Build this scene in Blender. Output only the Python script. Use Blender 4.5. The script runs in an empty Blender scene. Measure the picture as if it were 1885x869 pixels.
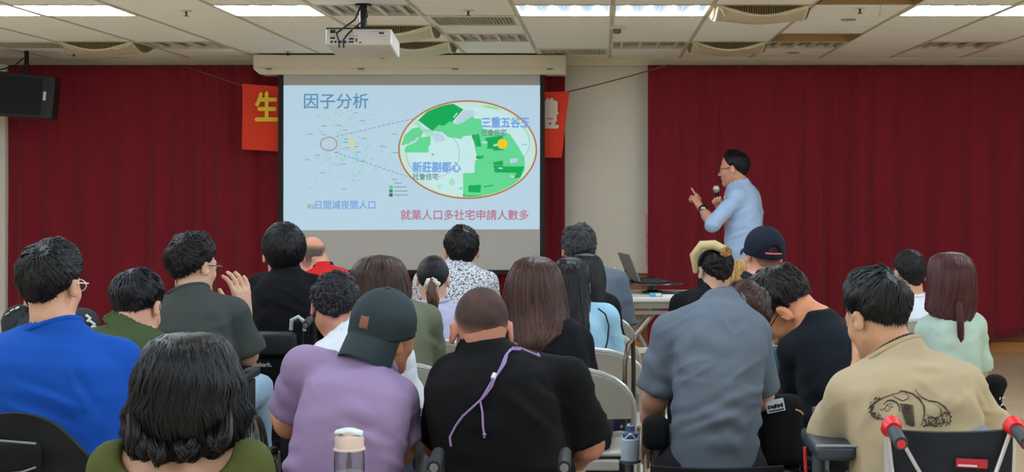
import bpy, bmesh, math, random
import numpy as np
from mathutils import Vector, Matrix, Euler

# ------------------------------------------------------------------ camera, world, exposure
SC = bpy.context.scene
COL = SC.collection
F = 2770.0                    # focal length in pixels of the 1885 px wide frame
VX, VY = 1109.0, 330.0        # vanishing point of the depth direction
CAMZ = 1.5
cam_d = bpy.data.cameras.new('camera'); cam = bpy.data.objects.new('camera', cam_d); COL.objects.link(cam)
cam.location = (0, 0, CAMZ); cam.rotation_euler = (math.pi / 2, 0, 0)
cam_d.sensor_width = 36.0; cam_d.lens = 36.0 * F / 1885
cam_d.shift_x = (942.5 - VX) / 1885; cam_d.shift_y = -(434.5 - VY) / 1885
cam_d.clip_start = .05; cam_d.clip_end = 60
SC.camera = cam
SC.view_settings.view_transform = 'Standard'; SC.view_settings.look = 'None'
SC.view_settings.exposure = 0.55; SC.view_settings.gamma = 1.0; SC.view_settings.use_curve_mapping = False
LAMP = 33.0                   # strength of the fluorescent tubes
w = bpy.data.worlds.new('world'); SC.world = w; w.use_nodes = True
w.node_tree.nodes['Background'].inputs[0].default_value = (.75, .85, 1, 1)
w.node_tree.nodes['Background'].inputs[1].default_value = 0.25
PI = math.pi
rng = np.random.default_rng(7)

def at(px, py, Y): return np.array([(px - VX) * Y / F, Y, CAMZ - (py - VY) * Y / F])

# ------------------------------------------------------------------ materials
def lin(c):
    c = [v / 255 for v in c]
    return tuple(v / 12.92 if v <= .04045 else ((v + .055) / 1.055) ** 2.4 for v in c)
_M = {}
def mat(name, col, rough=.6, metal=0., bump=0., scale=40., var=0., emis=0., spec=.5, trans=0., sheen=0., stretch=None, vscale=None, dist=.004, alpha=1.):
    if name in _M: return _M[name]
    m = bpy.data.materials.new(name); m.use_nodes = True; nt = m.node_tree; N = nt.nodes; L = nt.links
    b = N['Principled BSDF']; c = lin(col) + (1,)
    b.inputs['Base Color'].default_value = c; b.inputs['Roughness'].default_value = rough
    b.inputs['Metallic'].default_value = metal; b.inputs['Specular IOR Level'].default_value = spec
    if trans: b.inputs['Transmission Weight'].default_value = trans
    if sheen: b.inputs['Sheen Weight'].default_value = sheen
    if alpha < 1: b.inputs['Alpha'].default_value = alpha
    if emis:
        b.inputs['Emission Color'].default_value = c; b.inputs['Emission Strength'].default_value = emis
    if bump or var:
        tc = N.new('ShaderNodeTexCoord'); mp = N.new('ShaderNodeMapping'); L.new(tc.outputs['Object'], mp.inputs[0])
        if stretch: mp.inputs['Scale'].default_value = stretch
        if bump:
            n = N.new('ShaderNodeTexNoise'); n.inputs['Scale'].default_value = scale; n.inputs['Detail'].default_value = 4
            L.new(mp.outputs[0], n.inputs['Vector'])
            bp = N.new('ShaderNodeBump'); bp.inputs['Strength'].default_value = bump; bp.inputs['Distance'].default_value = dist
            L.new(n.outputs[0], bp.inputs['Height']); L.new(bp.outputs[0], b.inputs['Normal'])
        if var:
            n2 = N.new('ShaderNodeTexNoise'); n2.inputs['Scale'].default_value = vscale or 3.; n2.inputs['Detail'].default_value = 3
            L.new(mp.outputs[0], n2.inputs['Vector'])
            mx = N.new('ShaderNodeMix'); mx.data_type = 'RGBA'
            mx.inputs[6].default_value = tuple(v * (1 - var) for v in c[:3]) + (1,)
            mx.inputs[7].default_value = tuple(min(1, v * (1 + var)) for v in c[:3]) + (1,)
            L.new(n2.outputs[0], mx.inputs[0]); L.new(mx.outputs[2], b.inputs['Base Color'])
    _M[name] = m; return m
def cloth(name, col, rough=.9, var=.08, bump=.25, scale=500): return mat(name, col, rough, bump=bump, scale=scale, var=var, vscale=6, spec=.2, sheen=.0, dist=.002)
def hairmat(name, col, rough=.42, spread=.5, hi=None):
    if name in _M: return _M[name]
    m = bpy.data.materials.new(name); m.use_nodes = True; nt = m.node_tree; N = nt.nodes; L = nt.links
    b = N['Principled BSDF']; b.inputs['Roughness'].default_value = rough; b.inputs['Specular IOR Level'].default_value = .26
    a = N.new('ShaderNodeAttribute'); a.attribute_name = 'tone'
    mx = N.new('ShaderNodeMix'); mx.data_type = 'RGBA'; c = lin(col)
    mx.inputs[6].default_value = tuple(v * (1 - spread) for v in c) + (1,); mx.inputs[7].default_value = (lin(hi) if hi else tuple(min(1, v * (1 + spread)) for v in c)) + (1,)
    L.new(a.outputs['Fac'], mx.inputs[0]); L.new(mx.outputs[2], b.inputs['Base Color'])
    if rough > .8:
        tc = N.new('ShaderNodeTexCoord'); nz = N.new('ShaderNodeTexNoise'); nz.inputs['Scale'].default_value = 260; L.new(tc.outputs['Object'], nz.inputs['Vector']); bp = N.new('ShaderNodeBump'); bp.inputs['Strength'].default_value = .6; bp.inputs['Distance'].default_value = .003; L.new(nz.outputs[0], bp.inputs['Height']); L.new(bp.outputs[0], b.inputs['Normal'])
    _M[name] = m; return m

# ------------------------------------------------------------------ mesh helpers
def mesh_np(name, V, Q, mt=None, smooth=True, tone=None):
    V = np.asarray(V, np.float32); Q = np.asarray(Q, np.int32)
    me = bpy.data.meshes.new(name); k = Q.shape[1]
    me.vertices.add(len(V)); me.vertices.foreach_set('co', V.ravel())
    me.loops.add(Q.size); me.loops.foreach_set('vertex_index', Q.ravel())
    me.polygons.add(len(Q)); me.polygons.foreach_set('loop_start', np.arange(0, Q.size, k, dtype=np.int32))
    me.polygons.foreach_set('use_smooth', np.full(len(Q), smooth))
    me.update(calc_edges=True)
    if tone is not None:
        at_ = me.attributes.new('tone', 'FLOAT', 'POINT'); at_.data.foreach_set('value', np.asarray(tone, np.float32))
    if mt: me.materials.append(mt)
    return me
def link(name, me, parent=None, loc=None, rot=None):
    o = bpy.data.objects.new(name, me); COL.objects.link(o)
    if parent: o.parent = parent
    if loc is not None: o.location = loc
    if rot is not None: o.rotation_euler = rot
    return o
def thing(name, label, cat, loc=(0, 0, 0), rz=0, group=None):
    o = bpy.data.objects.new(name, None); COL.objects.link(o); o.empty_display_size = .1
    o.location = loc; o.rotation_euler = (0, 0, rz); tag(o, label, cat, group); return o
def tag(o, label=None, cat=None, group=None, kind=None):
    if label: o['label'] = label
    if cat: o['category'] = cat
    if group: o['group'] = group
    if kind: o['kind'] = kind
    return o
class MB:
    """collects simple closed shapes into one mesh"""
    def __init__(s): s.v = []; s.f = []
    def _add(s, v, f):
        n = len(s.v); s.v += [tuple(p) for p in v]; s.f += [tuple(i + n for i in q) for q in f]; return s
    def box(s, x0, x1, y0, y1, z0, z1, M=None):
        v = [Vector(p) for p in ((x0,y0,z0),(x1,y0,z0),(x1,y1,z0),(x0,y1,z0),(x0,y0,z1),(x1,y0,z1),(x1,y1,z1),(x0,y1,z1))]
        if M is not None: v = [M @ p for p in v]
        return s._add(v, [(3,2,1,0),(4,5,6,7),(0,1,5,4),(1,2,6,5),(2,3,7,6),(3,0,4,7)])
    def tube(s, pts, r, n=8, closed=False, r2=None):
        P = [Vector(p) for p in pts]; m = len(P); R = r if isinstance(r, (list, tuple)) else [r] * m
        rings = []; up = None
        for i in range(m):
            a = P[i - 1] if (i or closed) else P[0]; b = P[(i + 1) % m] if (i < m - 1 or closed) else P[-1]
            t = (b - a)
            t = t.normalized() if t.length > 1e-9 else Vector((0, 0, 1))
            if up is None:
                up = Vector((0, 0, 1)) if abs(t.z) < .9 else Vector((1, 0, 0))
            sd = t.cross(up).normalized(); up = sd.cross(t).normalized()
            rings.append([P[i] + (sd * math.cos(2*PI*k/n) + up * math.sin(2*PI*k/n) * (r2 or 1)) * R[i] for k in range(n)])
        v = [p for rg in rings for p in rg]; f = []
        for i in range(m if closed else m - 1):
            j = (i + 1) % m
            for k in range(n): f.append((i*n+k, i*n+(k+1)%n, j*n+(k+1)%n, j*n+k))
        if not closed: f += [tuple(range(n-1,-1,-1)), tuple((m-1)*n+k for k in range(n))]
        return s._add(v, f)
    def lathe(s, prof, n=24, M=None, caps=True):
        v = []; f = []; m = len(prof)
        for r, z in prof:
            for k in range(n): v.append(Vector((r*math.cos(2*PI*k/n), r*math.sin(2*PI*k/n), z)))
        for i in range(m-1):
            for k in range(n): f.append((i*n+k, i*n+(k+1)%n, (i+1)*n+(k+1)%n, (i+1)*n+k))
        if caps: f += [tuple(range(n-1,-1,-1)), tuple((m-1)*n+k for k in range(n))]
        if M is not None: v = [M @ p for p in v]
        return s._add(v, f)
    def prism(s, poly, y0, y1, M=None):
        """outline in x,z extruded along y"""
        n = len(poly); v = [Vector((x, y0, z)) for x, z in poly] + [Vector((x, y1, z)) for x, z in poly]
        if M is not None: v = [M @ p for p in v]
        return s._add(v, [tuple(range(n)), tuple(range(2*n-1, n-1, -1))] + [(i, n+i, n+(i+1)%n, (i+1)%n) for i in range(n)])
    def sheet(s, fn, nu, nv, th):
        """thick sheet; fn(u,v)->(point, normal)"""
        A = []; B = []
        for j in range(nv+1):
            for i in range(nu+1):
                p, nn = fn(i/nu, j/nv); p = Vector(p); nn = Vector(nn); A.append(p); B.append(p + nn*th)
        W = nu+1; K = len(A); f = []
        for j in range(nv):
            for i in range(nu):
                a = j*W+i; f.append((a, a+1, a+W+1, a+W)); f.append((K+a, K+a+W, K+a+W+1, K+a+1))
        for i in range(nu): f.append((i, K+i, K+i+1, i+1)); a = nv*W+i; f.append((a, a+1, K+a+1, K+a))
        for j in range(nv): a = j*W; f.append((a, a+W, K+a+W, K+a)); a = j*W+nu; f.append((a, K+a, K+a+W, a+W))
        return s._add(A+B, f)
    def mesh(s, name, mt, smooth=False, bevel=0, angle=35):
        me = bpy.data.meshes.new(name); me.from_pydata(s.v, [], s.f)
        bm = bmesh.new(); bm.from_mesh(me); bmesh.ops.recalc_face_normals(bm, faces=bm.faces)
        if bevel:
            ed = [e for e in bm.edges if len(e.link_faces) == 2 and e.calc_face_angle(0) > .6]
            bmesh.ops.bevel(bm, geom=ed, offset=bevel, segments=3, profile=.5, affect='EDGES', clamp_overlap=True)
        if smooth:
            for fc in bm.faces: fc.smooth = True
            for e in bm.edges:
                if len(e.link_faces) == 2 and e.calc_face_angle(0) > math.radians(angle): e.smooth = False
        bm.to_mesh(me); bm.free(); me.update()
        if mt: me.materials.append(mt)
        return me
    def build(s, name, mt, parent=None, smooth=False, bevel=0, loc=None, rot=None, angle=35):
        return link(name, s.mesh(name, mt, smooth, bevel, angle), parent, loc, rot)
def rot_to(a, b):
    """matrix placing local z along a->b, origin a"""
    a = Vector(a); d = Vector(b) - a
    return Matrix.Translation(a) @ d.to_track_quat('Z', 'Y').to_matrix().to_4x4()
def dup(o, parent=None, loc=None):
    c = o.copy(); COL.objects.link(c)
    if parent: c.parent = parent
    if loc is not None: c.location = loc
    for ch in list(o.children): dup(ch, c)
    return c
def glyphs(txt, font_size, extrude=0.0):
    """writing as a flat mesh in its own x,y plane, 1 unit high cells, from Blender's built-in font"""
    cu = bpy.data.curves.new('writing', 'FONT'); cu.body = txt; cu.size = font_size; cu.extrude = extrude; cu.resolution_u = 3
    o = bpy.data.objects.new('writing', cu); COL.objects.link(o)
    dg = bpy.context.evaluated_depsgraph_get(); me = bpy.data.meshes.new_from_object(o.evaluated_get(dg))
    bpy.data.objects.remove(o); return me
def writing(name, txt, x0, x1, z0, z1, y, mt, parent=None, off=(0, 0, 0), depth=0., bold=0.):
    """writing fitted into the box x0..x1, z0..z1 on the plane y, facing -y"""
    me = glyphs(txt, 1.0); n = len(me.vertices); co = np.empty(n*3, np.float32); me.vertices.foreach_get('co', co); co = co.reshape(-1, 3)
    lo = co.min(0); hi = co.max(0); out = np.empty_like(co)
    out[:, 0] = x0 + (co[:, 0]-lo[0])/(hi[0]-lo[0])*(x1-x0); out[:, 2] = z0 + (co[:, 1]-lo[1])/(hi[1]-lo[1])*(z1-z0); out[:, 1] = y
    out -= np.array(off, np.float32)
    if bold:
        faces = [tuple(p.vertices) for p in me.polygons]; V = []; Fs = []
        for k, (dx, dz) in enumerate(((-bold,0),(bold,0),(0,-bold),(0,bold),(0,0))):
            V += [(p[0]+dx, p[1]-k*1e-4, p[2]+dz) for p in out]; Fs += [tuple(i+k*n for i in f) for f in faces]
        me2 = bpy.data.meshes.new(name); me2.from_pydata(V, [], Fs); me = me2
    else: me.vertices.foreach_set('co', out.ravel())
    me.materials.clear(); me.materials.append(mt); me.update()
    return link(name, me, parent)

# ------------------------------------------------------------------ distance-field modelling (bodies and clothes)
def _h(ix, iy, iz):
    n = (ix*374761393 + iy*668265263 + iz*2147483647 + 1013904223) & 0xffffffff
    n = ((n ^ (n >> 13))*1274126177) & 0xffffffff
    return ((n ^ (n >> 16)) & 0xffff)/32767.5 - 1
def noise(P, s=1., seed=0):
    p = np.asarray(P, np.float64)*s + seed*17.31; i = np.floor(p).astype(np.int64); f = p-i; u = f*f*(3-2*f); r = 0
    for a in (0, 1):
        wa = u[:, 0] if a else 1-u[:, 0]
        for b in (0, 1):
            wb = u[:, 1] if b else 1-u[:, 1]
            for c in (0, 1):
                wc = u[:, 2] if c else 1-u[:, 2]
                r = r + wa*wb*wc*_h(i[:, 0]+a, i[:, 1]+b, i[:, 2]+c)
    return r
def V3(*a): return np.array(a, float)
def unit(v): v = np.asarray(v, float); return v/max(1e-9, np.linalg.norm(v))
class Field:
    def __init__(s, h): s.h = h; s.ops = []
    def add(s, fn, lo, hi, k=.02, mode='u'): s.ops.append((fn, np.minimum(lo, hi), np.maximum(lo, hi), k, mode)); return s
    def cone(s, a, b, ra, rb, k=.02, mode='u', cut=None):
        a = np.asarray(a, float); b = np.asarray(b, float); ba = b-a; L2 = float(ba@ba)+1e-9
        def fn(X, Y, Z):
            px, py, pz = X-a[0], Y-a[1], Z-a[2]; t = np.clip((px*ba[0]+py*ba[1]+pz*ba[2])/L2, 0, 1)
            d = np.sqrt((px-t*ba[0])**2+(py-t*ba[1])**2+(pz-t*ba[2])**2)-(ra+(rb-ra)*t)
            if cut is not None:
                cp, cn = cut; d = np.maximum(d, (X-cp[0])*cn[0]+(Y-cp[1])*cn[1]+(Z-cp[2])*cn[2])
            return d
        R = max(ra, rb); return s.add(fn, np.minimum(a, b)-R, np.maximum(a, b)+R, k, mode)
    def ell(s, c, r, R=None, k=.02, mode='u'):
        c = np.asarray(c, float); r = np.asarray(r, float); R = np.eye(3) if R is None else R   # columns of R = axes
        def fn(X, Y, Z):
            px, py, pz = X-c[0], Y-c[1], Z-c[2]
            q = [px*R[0, i]+py*R[1, i]+pz*R[2, i] for i in range(3)]
            k0 = np.sqrt(sum((q[i]/r[i])**2 for i in range(3))); k1 = np.sqrt(sum((q[i]/r[i]**2)**2 for i in range(3)))+1e-9
            return k0*(k0-1)/k1
        m = float(max(r)); return s.add(fn, c-m, c+m, k, mode)
    def mesh(s):
        h = s.h; A = [o for o in s.ops if o[4] == 'u']
        lo = np.min([o[1] for o in A], 0)-4*h-.01; hi = np.max([o[2] for o in A], 0)+4*h+.01
        n = np.ceil((hi-lo)/h).astype(int)+1; D = np.full(n, .5, np.float32)
        ax = [(lo[i]+np.arange(n[i])*h) for i in range(3)]
        for fn, l, u, k, mode in s.ops:
            a = np.clip(np.floor((l-k-2*h-lo)/h).astype(int), 0, n-1); b = np.clip(np.ceil((u+k+2*h-lo)/h).astype(int)+1, 1, n)
            if (b <= a).any(): continue
            sl = tuple(slice(a[i], b[i]) for i in range(3))
            X = ax[0][sl[0]][:, None, None]; Y = ax[1][sl[1]][None, :, None]; Z = ax[2][sl[2]][None, None, :]
            d = fn(X, Y, Z); c = D[sl]; kk = max(k, 1e-4)
            if mode == 'u': hh = np.clip(.5+.5*(c-d)/kk, 0, 1); D[sl] = c*(1-hh)+d*hh-kk*hh*(1-hh)
            else: hh = np.clip(.5-.5*(c+d)/kk, 0, 1); D[sl] = c*(1-hh)-d*hh+kk*hh*(1-hh)
        return nets(D, lo, h)
def nets(D, lo, h):
    S = D < 0; n = np.array(D.shape)
    c = np.zeros(n-1, np.int8)
    for i in (0, 1):
        for j in (0, 1):
            for k in (0, 1): c += S[i:n[0]-1+i, j:n[1]-1+j, k:n[2]-1+k]
    I = np.argwhere((c > 0) & (c < 8)); idx = np.full(n-1, -1, np.int32); idx[tuple(I.T)] = np.arange(len(I))
    co = [(i, j, k) for i in (0, 1) for j in (0, 1) for k in (0, 1)]
    vals = {q: D[I[:, 0]+q[0], I[:, 1]+q[1], I[:, 2]+q[2]] for q in co}
    acc = np.zeros((len(I), 3)); cnt = np.zeros(len(I))
    for q in co:
        for a in range(3):
            if q[a]: continue
            q2 = tuple(q[b]+(b == a) for b in range(3)); va = vals[q]; vb = vals[q2]; m = (va < 0) != (vb < 0)
            t = np.where(m, va/np.where(m, va-vb, 1), 0); p = np.array(q, float)[None].repeat(len(I), 0); p[:, a] += t
            acc += p*m[:, None]; cnt += m
    V = lo+(I+acc/cnt[:, None])*h; Q = []
    for a in range(3):
        b, d = (a+1) % 3, (a+2) % 3; s0 = [slice(None)]*3; s1 = [slice(None)]*3; s0[a] = slice(0, n[a]-1); s1[a] = slice(1, n[a])
        A = S[tuple(s0)]; B = S[tuple(s1)]; E = np.argwhere(A != B)
        E = E[(E[:, b] > 0) & (E[:, d] > 0) & (E[:, b] < n[b]-1) & (E[:, d] < n[d]-1)]
        fl = A[tuple(E.T)]; q = []
        for db, dd in ((-1, -1), (0, -1), (0, 0), (-1, 0)):
            e = E.copy(); e[:, b] += db; e[:, d] += dd; q.append(idx[tuple(e.T)])
        q = np.stack(q, 1); q[~fl] = q[~fl][:, ::-1]; Q.append(q)
    return V, np.concatenate(Q)
def smooth_mesh(V, Q, it=2, f=.5):
    for _ in range(it):
        A = np.zeros_like(V); n = np.zeros(len(V))
        for i in range(4):
            for j in (1, 3):
                k = Q[:, (i+j) % 4]; n += np.bincount(Q[:, i], minlength=len(V))
                for c in range(3): A[:, c] += np.bincount(Q[:, i], V[k, c], len(V))
        V = V*(1-f)+A/np.maximum(n, 1)[:, None]*f
    return V
def vnormals(V, Q):
    a = V[Q[:, 2]]-V[Q[:, 0]]; b = V[Q[:, 3]]-V[Q[:, 1]]; fn = np.cross(a, b); N = np.zeros_like(V)
    for i in range(4):
        for c in range(3): N[:, c] += np.bincount(Q[:, i], fn[:, c], len(V))
    return N/np.maximum(1e-12, np.linalg.norm(N, axis=1))[:, None]
# ------------------------------------------------------------------ heads
def head_ops(Fd, O=V3(0, 0, 0), R=np.eye(3), s=1., ears=True, jaw=1.):
    H = lambda *p: O+R@(V3(*p)*s)
    Fd.ell(H(0, -.012, .035), V3(.075, .094, .090)*s, R, .01)
    Fd.ell(H(0, .028, -.03), V3(.060*jaw, .062, .078)*s, R, .03)
    for q in (-1, 1):
        Fd.cone(H(q*.047*jaw, .0, -.055), H(q*.012, .066, -.096), .02*s, .018*s, .03)
        Fd.ell(H(q*.036, .056, -.028), V3(.024, .022, .024)*s, R, .02)
    Fd.ell(H(0, .07, -.098), V3(.02, .018, .018)*s, R, .02)
    Fd.cone(H(-.032, .079, .020), H(.032, .079, .020), .011*s, .011*s, .015)
    for q in (-1, 1): Fd.ell(H(q*.031, .101, .003), V3(.019, .017, .012)*s, R, .012, 's')
    for q in (-1, 1): Fd.ell(H(q*.031, .077, .002), V3(.013, .012, .011)*s, R, .004)
    Fd.cone(H(0, .086, .008), H(0, .108, -.030), .007*s, .0115*s, .010)
    for q in (-1, 1): Fd.ell(H(q*.012, .098, -.034), V3(.009, .010, .008)*s, R, .006)
    Fd.ell(H(0, .088, -.054), V3(.022, .011, .006)*s, R, .006); Fd.ell(H(0, .087, -.065), V3(.019, .011, .0065)*s, R, .006)
    if ears:
        for q in (-1, 1):
            a = .42*q; c, sn = math.cos(a), math.sin(a); E = R@np.array([[c, -sn*-1, 0], [sn*-1, c, 0], [0, 0, 1.]])
            Fd.ell(H(q*.084, -.012, -.004), V3(.0085, .020, .033)*s, E, .008)
            Fd.ell(H(q*.0945, -.004, .0), V3(.007, .011, .018)*s, E, .004, 's')
NT, NP = 49, 96
def _radius_table():
    Fd = Field(.01); head_ops(Fd, ears=False); Fd.cone(V3(0, -.03, -.04), V3(0, -.05, -.2), .054, .056, .03)
    el = np.linspace(-PI/2, PI/2, NT); az = np.arange(NP)*2*PI/NP; E, A = np.meshgrid(el, az, indexing='ij')
    d = np.stack([np.cos(E)*np.sin(A), np.cos(E)*np.cos(A), np.sin(E)], -1); rr = np.linspace(.05, .17, 61)
    P = HC+d[:, :, None]*rr[None, None, :, None]; X, Y, Z = P[..., 0], P[..., 1], P[..., 2]; D = np.full(X.shape, .5)
    for fn, l, u, k, mode in Fd.ops:
        dd = fn(X, Y, Z)
        if mode == 'u': h = np.clip(.5+.5*(D-dd)/k, 0, 1); D = D*(1-h)+dd*h-k*h*(1-h)
        else: h = np.clip(.5-.5*(D+dd)/k, 0, 1); D = D*(1-h)-dd*h+k*h*(1-h)
    out = D > 0; i = np.argmax(out, -1); i = np.where(i == 0, 60, i); i = np.clip(i, 1, 60)
    a = np.take_along_axis(D, (i-1)[..., None], -1)[..., 0]; b = np.take_along_axis(D, i[..., None], -1)[..., 0]
    return rr[i-1]+(rr[1]-rr[0])*np.clip(-a/(b-a+1e-9), 0, 1)
HC = V3(0, -.012, .025)       # the centre that hair is measured from
RT = _radius_table()
def headR(d):
    el = np.arcsin(np.clip(d[:, 2], -1, 1)); az = np.arctan2(d[:, 0], d[:, 1]) % (2*PI)
    u = (el+PI/2)/PI*(NT-1); v = az/(2*PI)*NP; i = np.clip(u.astype(int), 0, NT-2); j = v.astype(int) % NP; fu = u-i; fv = v-np.floor(v); j2 = (j+1) % NP
    return (RT[i, j]*(1-fu)*(1-fv)+RT[i+1, j]*fu*(1-fv)+RT[i, j2]*(1-fu)*fv+RT[i+1, j2]*fu*fv)
def hair_line(d, nape=0., front=0.):
    """positive where hair grows; degrees of elevation above the hairline"""
    el = np.degrees(np.arcsin(np.clip(d[:, 2], -1, 1))); az = 180-np.abs(np.degrees(np.arctan2(d[:, 0], d[:, 1])))  # 0 at the back
    b = np.interp(az, [0, 25, 45, 62, 72, 82, 96, 108, 122, 150, 180], [-46+nape, -44+nape, -38+nape, -30+nape, -22, -2, -6, 6, 20, 34+front, 40+front])
    return el-b
def hair_short(T=.014, side=.5, n=900, L=.05, wid=.006, curl=.25, lift=.004, nape=0., front=0., whorl=(.12, -.62, .78), seed=1, rough=1., grow=None, swirl=.3, fade=0., top=None):
    """close-cut hair on a head: a shell with tufts lying over it. returns V,Q,tone in head space"""
    r = np.random.default_rng(seed); nt, npz = 46, 84; HL = hair_line if top is None else (lambda d, a, b: np.minimum(hair_line(d, a, b), (top-np.degrees(np.arcsin(np.clip(d[:, 2], -1, 1))))*1.5))
    el = np.linspace(-62, 90, nt)*PI/180; az = np.arange(npz)*2*PI/npz; E, A = np.meshgrid(el, az, indexing='ij')
    d = np.stack([np.cos(E)*np.sin(A), np.cos(E)*np.cos(A), np.sin(E)], -1).reshape(-1, 3)
    def thick(d):
        m = HL(d, nape, front)+3*noise(d, 9, seed); t = np.clip(m/38, 0, 1); t = t*t*(3-2*t)
        th = T*(side+(1-side)*t)*np.clip((m+3)/9, 0, 1)*(1+.45*rough*noise(d, 4, seed+3)+.22*rough*noise(d, 11, seed+5))
        if grow: th = th+grow(d)*np.clip((m+3)/9, 0, 1)
        return th, m
    th, m = thick(d); V = HC+d*(headR(d)-.002+np.where(m > -3, th, 0)-np.clip(-m, 0, 6)*.0015)[:, None]
    Q = []; M = m.reshape(nt, npz)
    for i in range(nt-1):
        for j in range(npz):
            j2 = (j+1) % npz
            if max(M[i, j], M[i+1, j], M[i, j2], M[i+1, j2]) > -2: Q.append((i*npz+j, i*npz+j2, (i+1)*npz+j2, (i+1)*npz+j))
    Vs = [V]; Qs = [np.array(Q)]; tones = [.45*(fade == 0)+(.25 if fade == 0 else .05)*noise(V, 40, seed)+(.04+fade*np.clip(1.1-m/34, 0, 1)**1.6 if fade else 0)]
    if n:
        x = r.normal(size=(n*4, 3)); x /= np.linalg.norm(x, axis=1)[:, None]; x = x[HL(x, nape, front) > (22 if fade else 2)][:n]; n = len(x)
        wv = unit(whorl); t = x*(x@wv)[:, None]-wv; t /= np.linalg.norm(t, axis=1)[:, None]+1e-6
        t = t+np.cross(x, t)*swirl+r.normal(size=(n, 3))*curl; K = 5; pts = []; lf = r.uniform(.2, 1.4, n)*lift; D = x.copy(); Ls = L*r.uniform(.6, 1.2, n)*np.clip(hair_line(x, nape, front)/45+.1, .15, 1)
        for k in range(K):
            th, _ = thick(D); pts.append(HC+D*(headR(D)+np.maximum(th, .002)*(.55 if k == 0 else 1)+lf*(k/(K-1)))[:, None])
            t = t-D*np.sum(t*D, 1)[:, None]; t /= np.linalg.norm(t, axis=1)[:, None]+1e-6; t = t+r.normal(size=(n, 3))*curl*.35
            D = D+t*(Ls/(K-1)/.1)[:, None]; D /= np.linalg.norm(D, axis=1)[:, None]
        P = np.stack(pts, 1); v2, q2 = ribbons(P, wid*r.uniform(.6, 1.3, n), HC)
        Vs.append(v2); Qs.append(q2+len(V)); tones.append(np.repeat(r.uniform(0 if fade else .1, .4 if fade else 1, n), len(v2)//n))
    return np.concatenate(Vs), np.concatenate(Qs), np.clip(np.concatenate(tones), 0, 1)
def ribbons(P, wd, centre, prof=(.55, 1, .95, .7, .06), ridge=.28):
    """P n,K,3 tufts: tent-shaped tapering strips. returns V,Q"""
    n, K, _ = P.shape; T = np.gradient(P, axis=1); T /= np.linalg.norm(T, axis=2)[..., None]+1e-9
    out = P-(centre if np.ndim(centre) < 2 else centre[:, None]); out /= np.linalg.norm(out, axis=2)[..., None]+1e-9
    S = np.cross(T, out); S /= np.linalg.norm(S, axis=2)[..., None]+1e-9
    pr = np.interp(np.linspace(0, 1, K), np.linspace(0, 1, len(prof)), prof); W = wd[:, None, None]*pr[None, :, None]/2
    A = P-S*W-out*W*ridge; B = P+out*W*ridge*1.6; C = P+S*W-out*W*ridge; V = np.stack([A, B, C], 2).reshape(n, K*3, 3)
    q = []
    for k in range(K-1):
        for c in (0, 1): q.append((k*3+c, k*3+c+1, (k+1)*3+c+1, (k+1)*3+c))
    q = np.array(q); Q = (q[None]+(np.arange(n)*K*3)[:, None, None]).reshape(-1, 4); return V.reshape(-1, 3), Q
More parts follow.
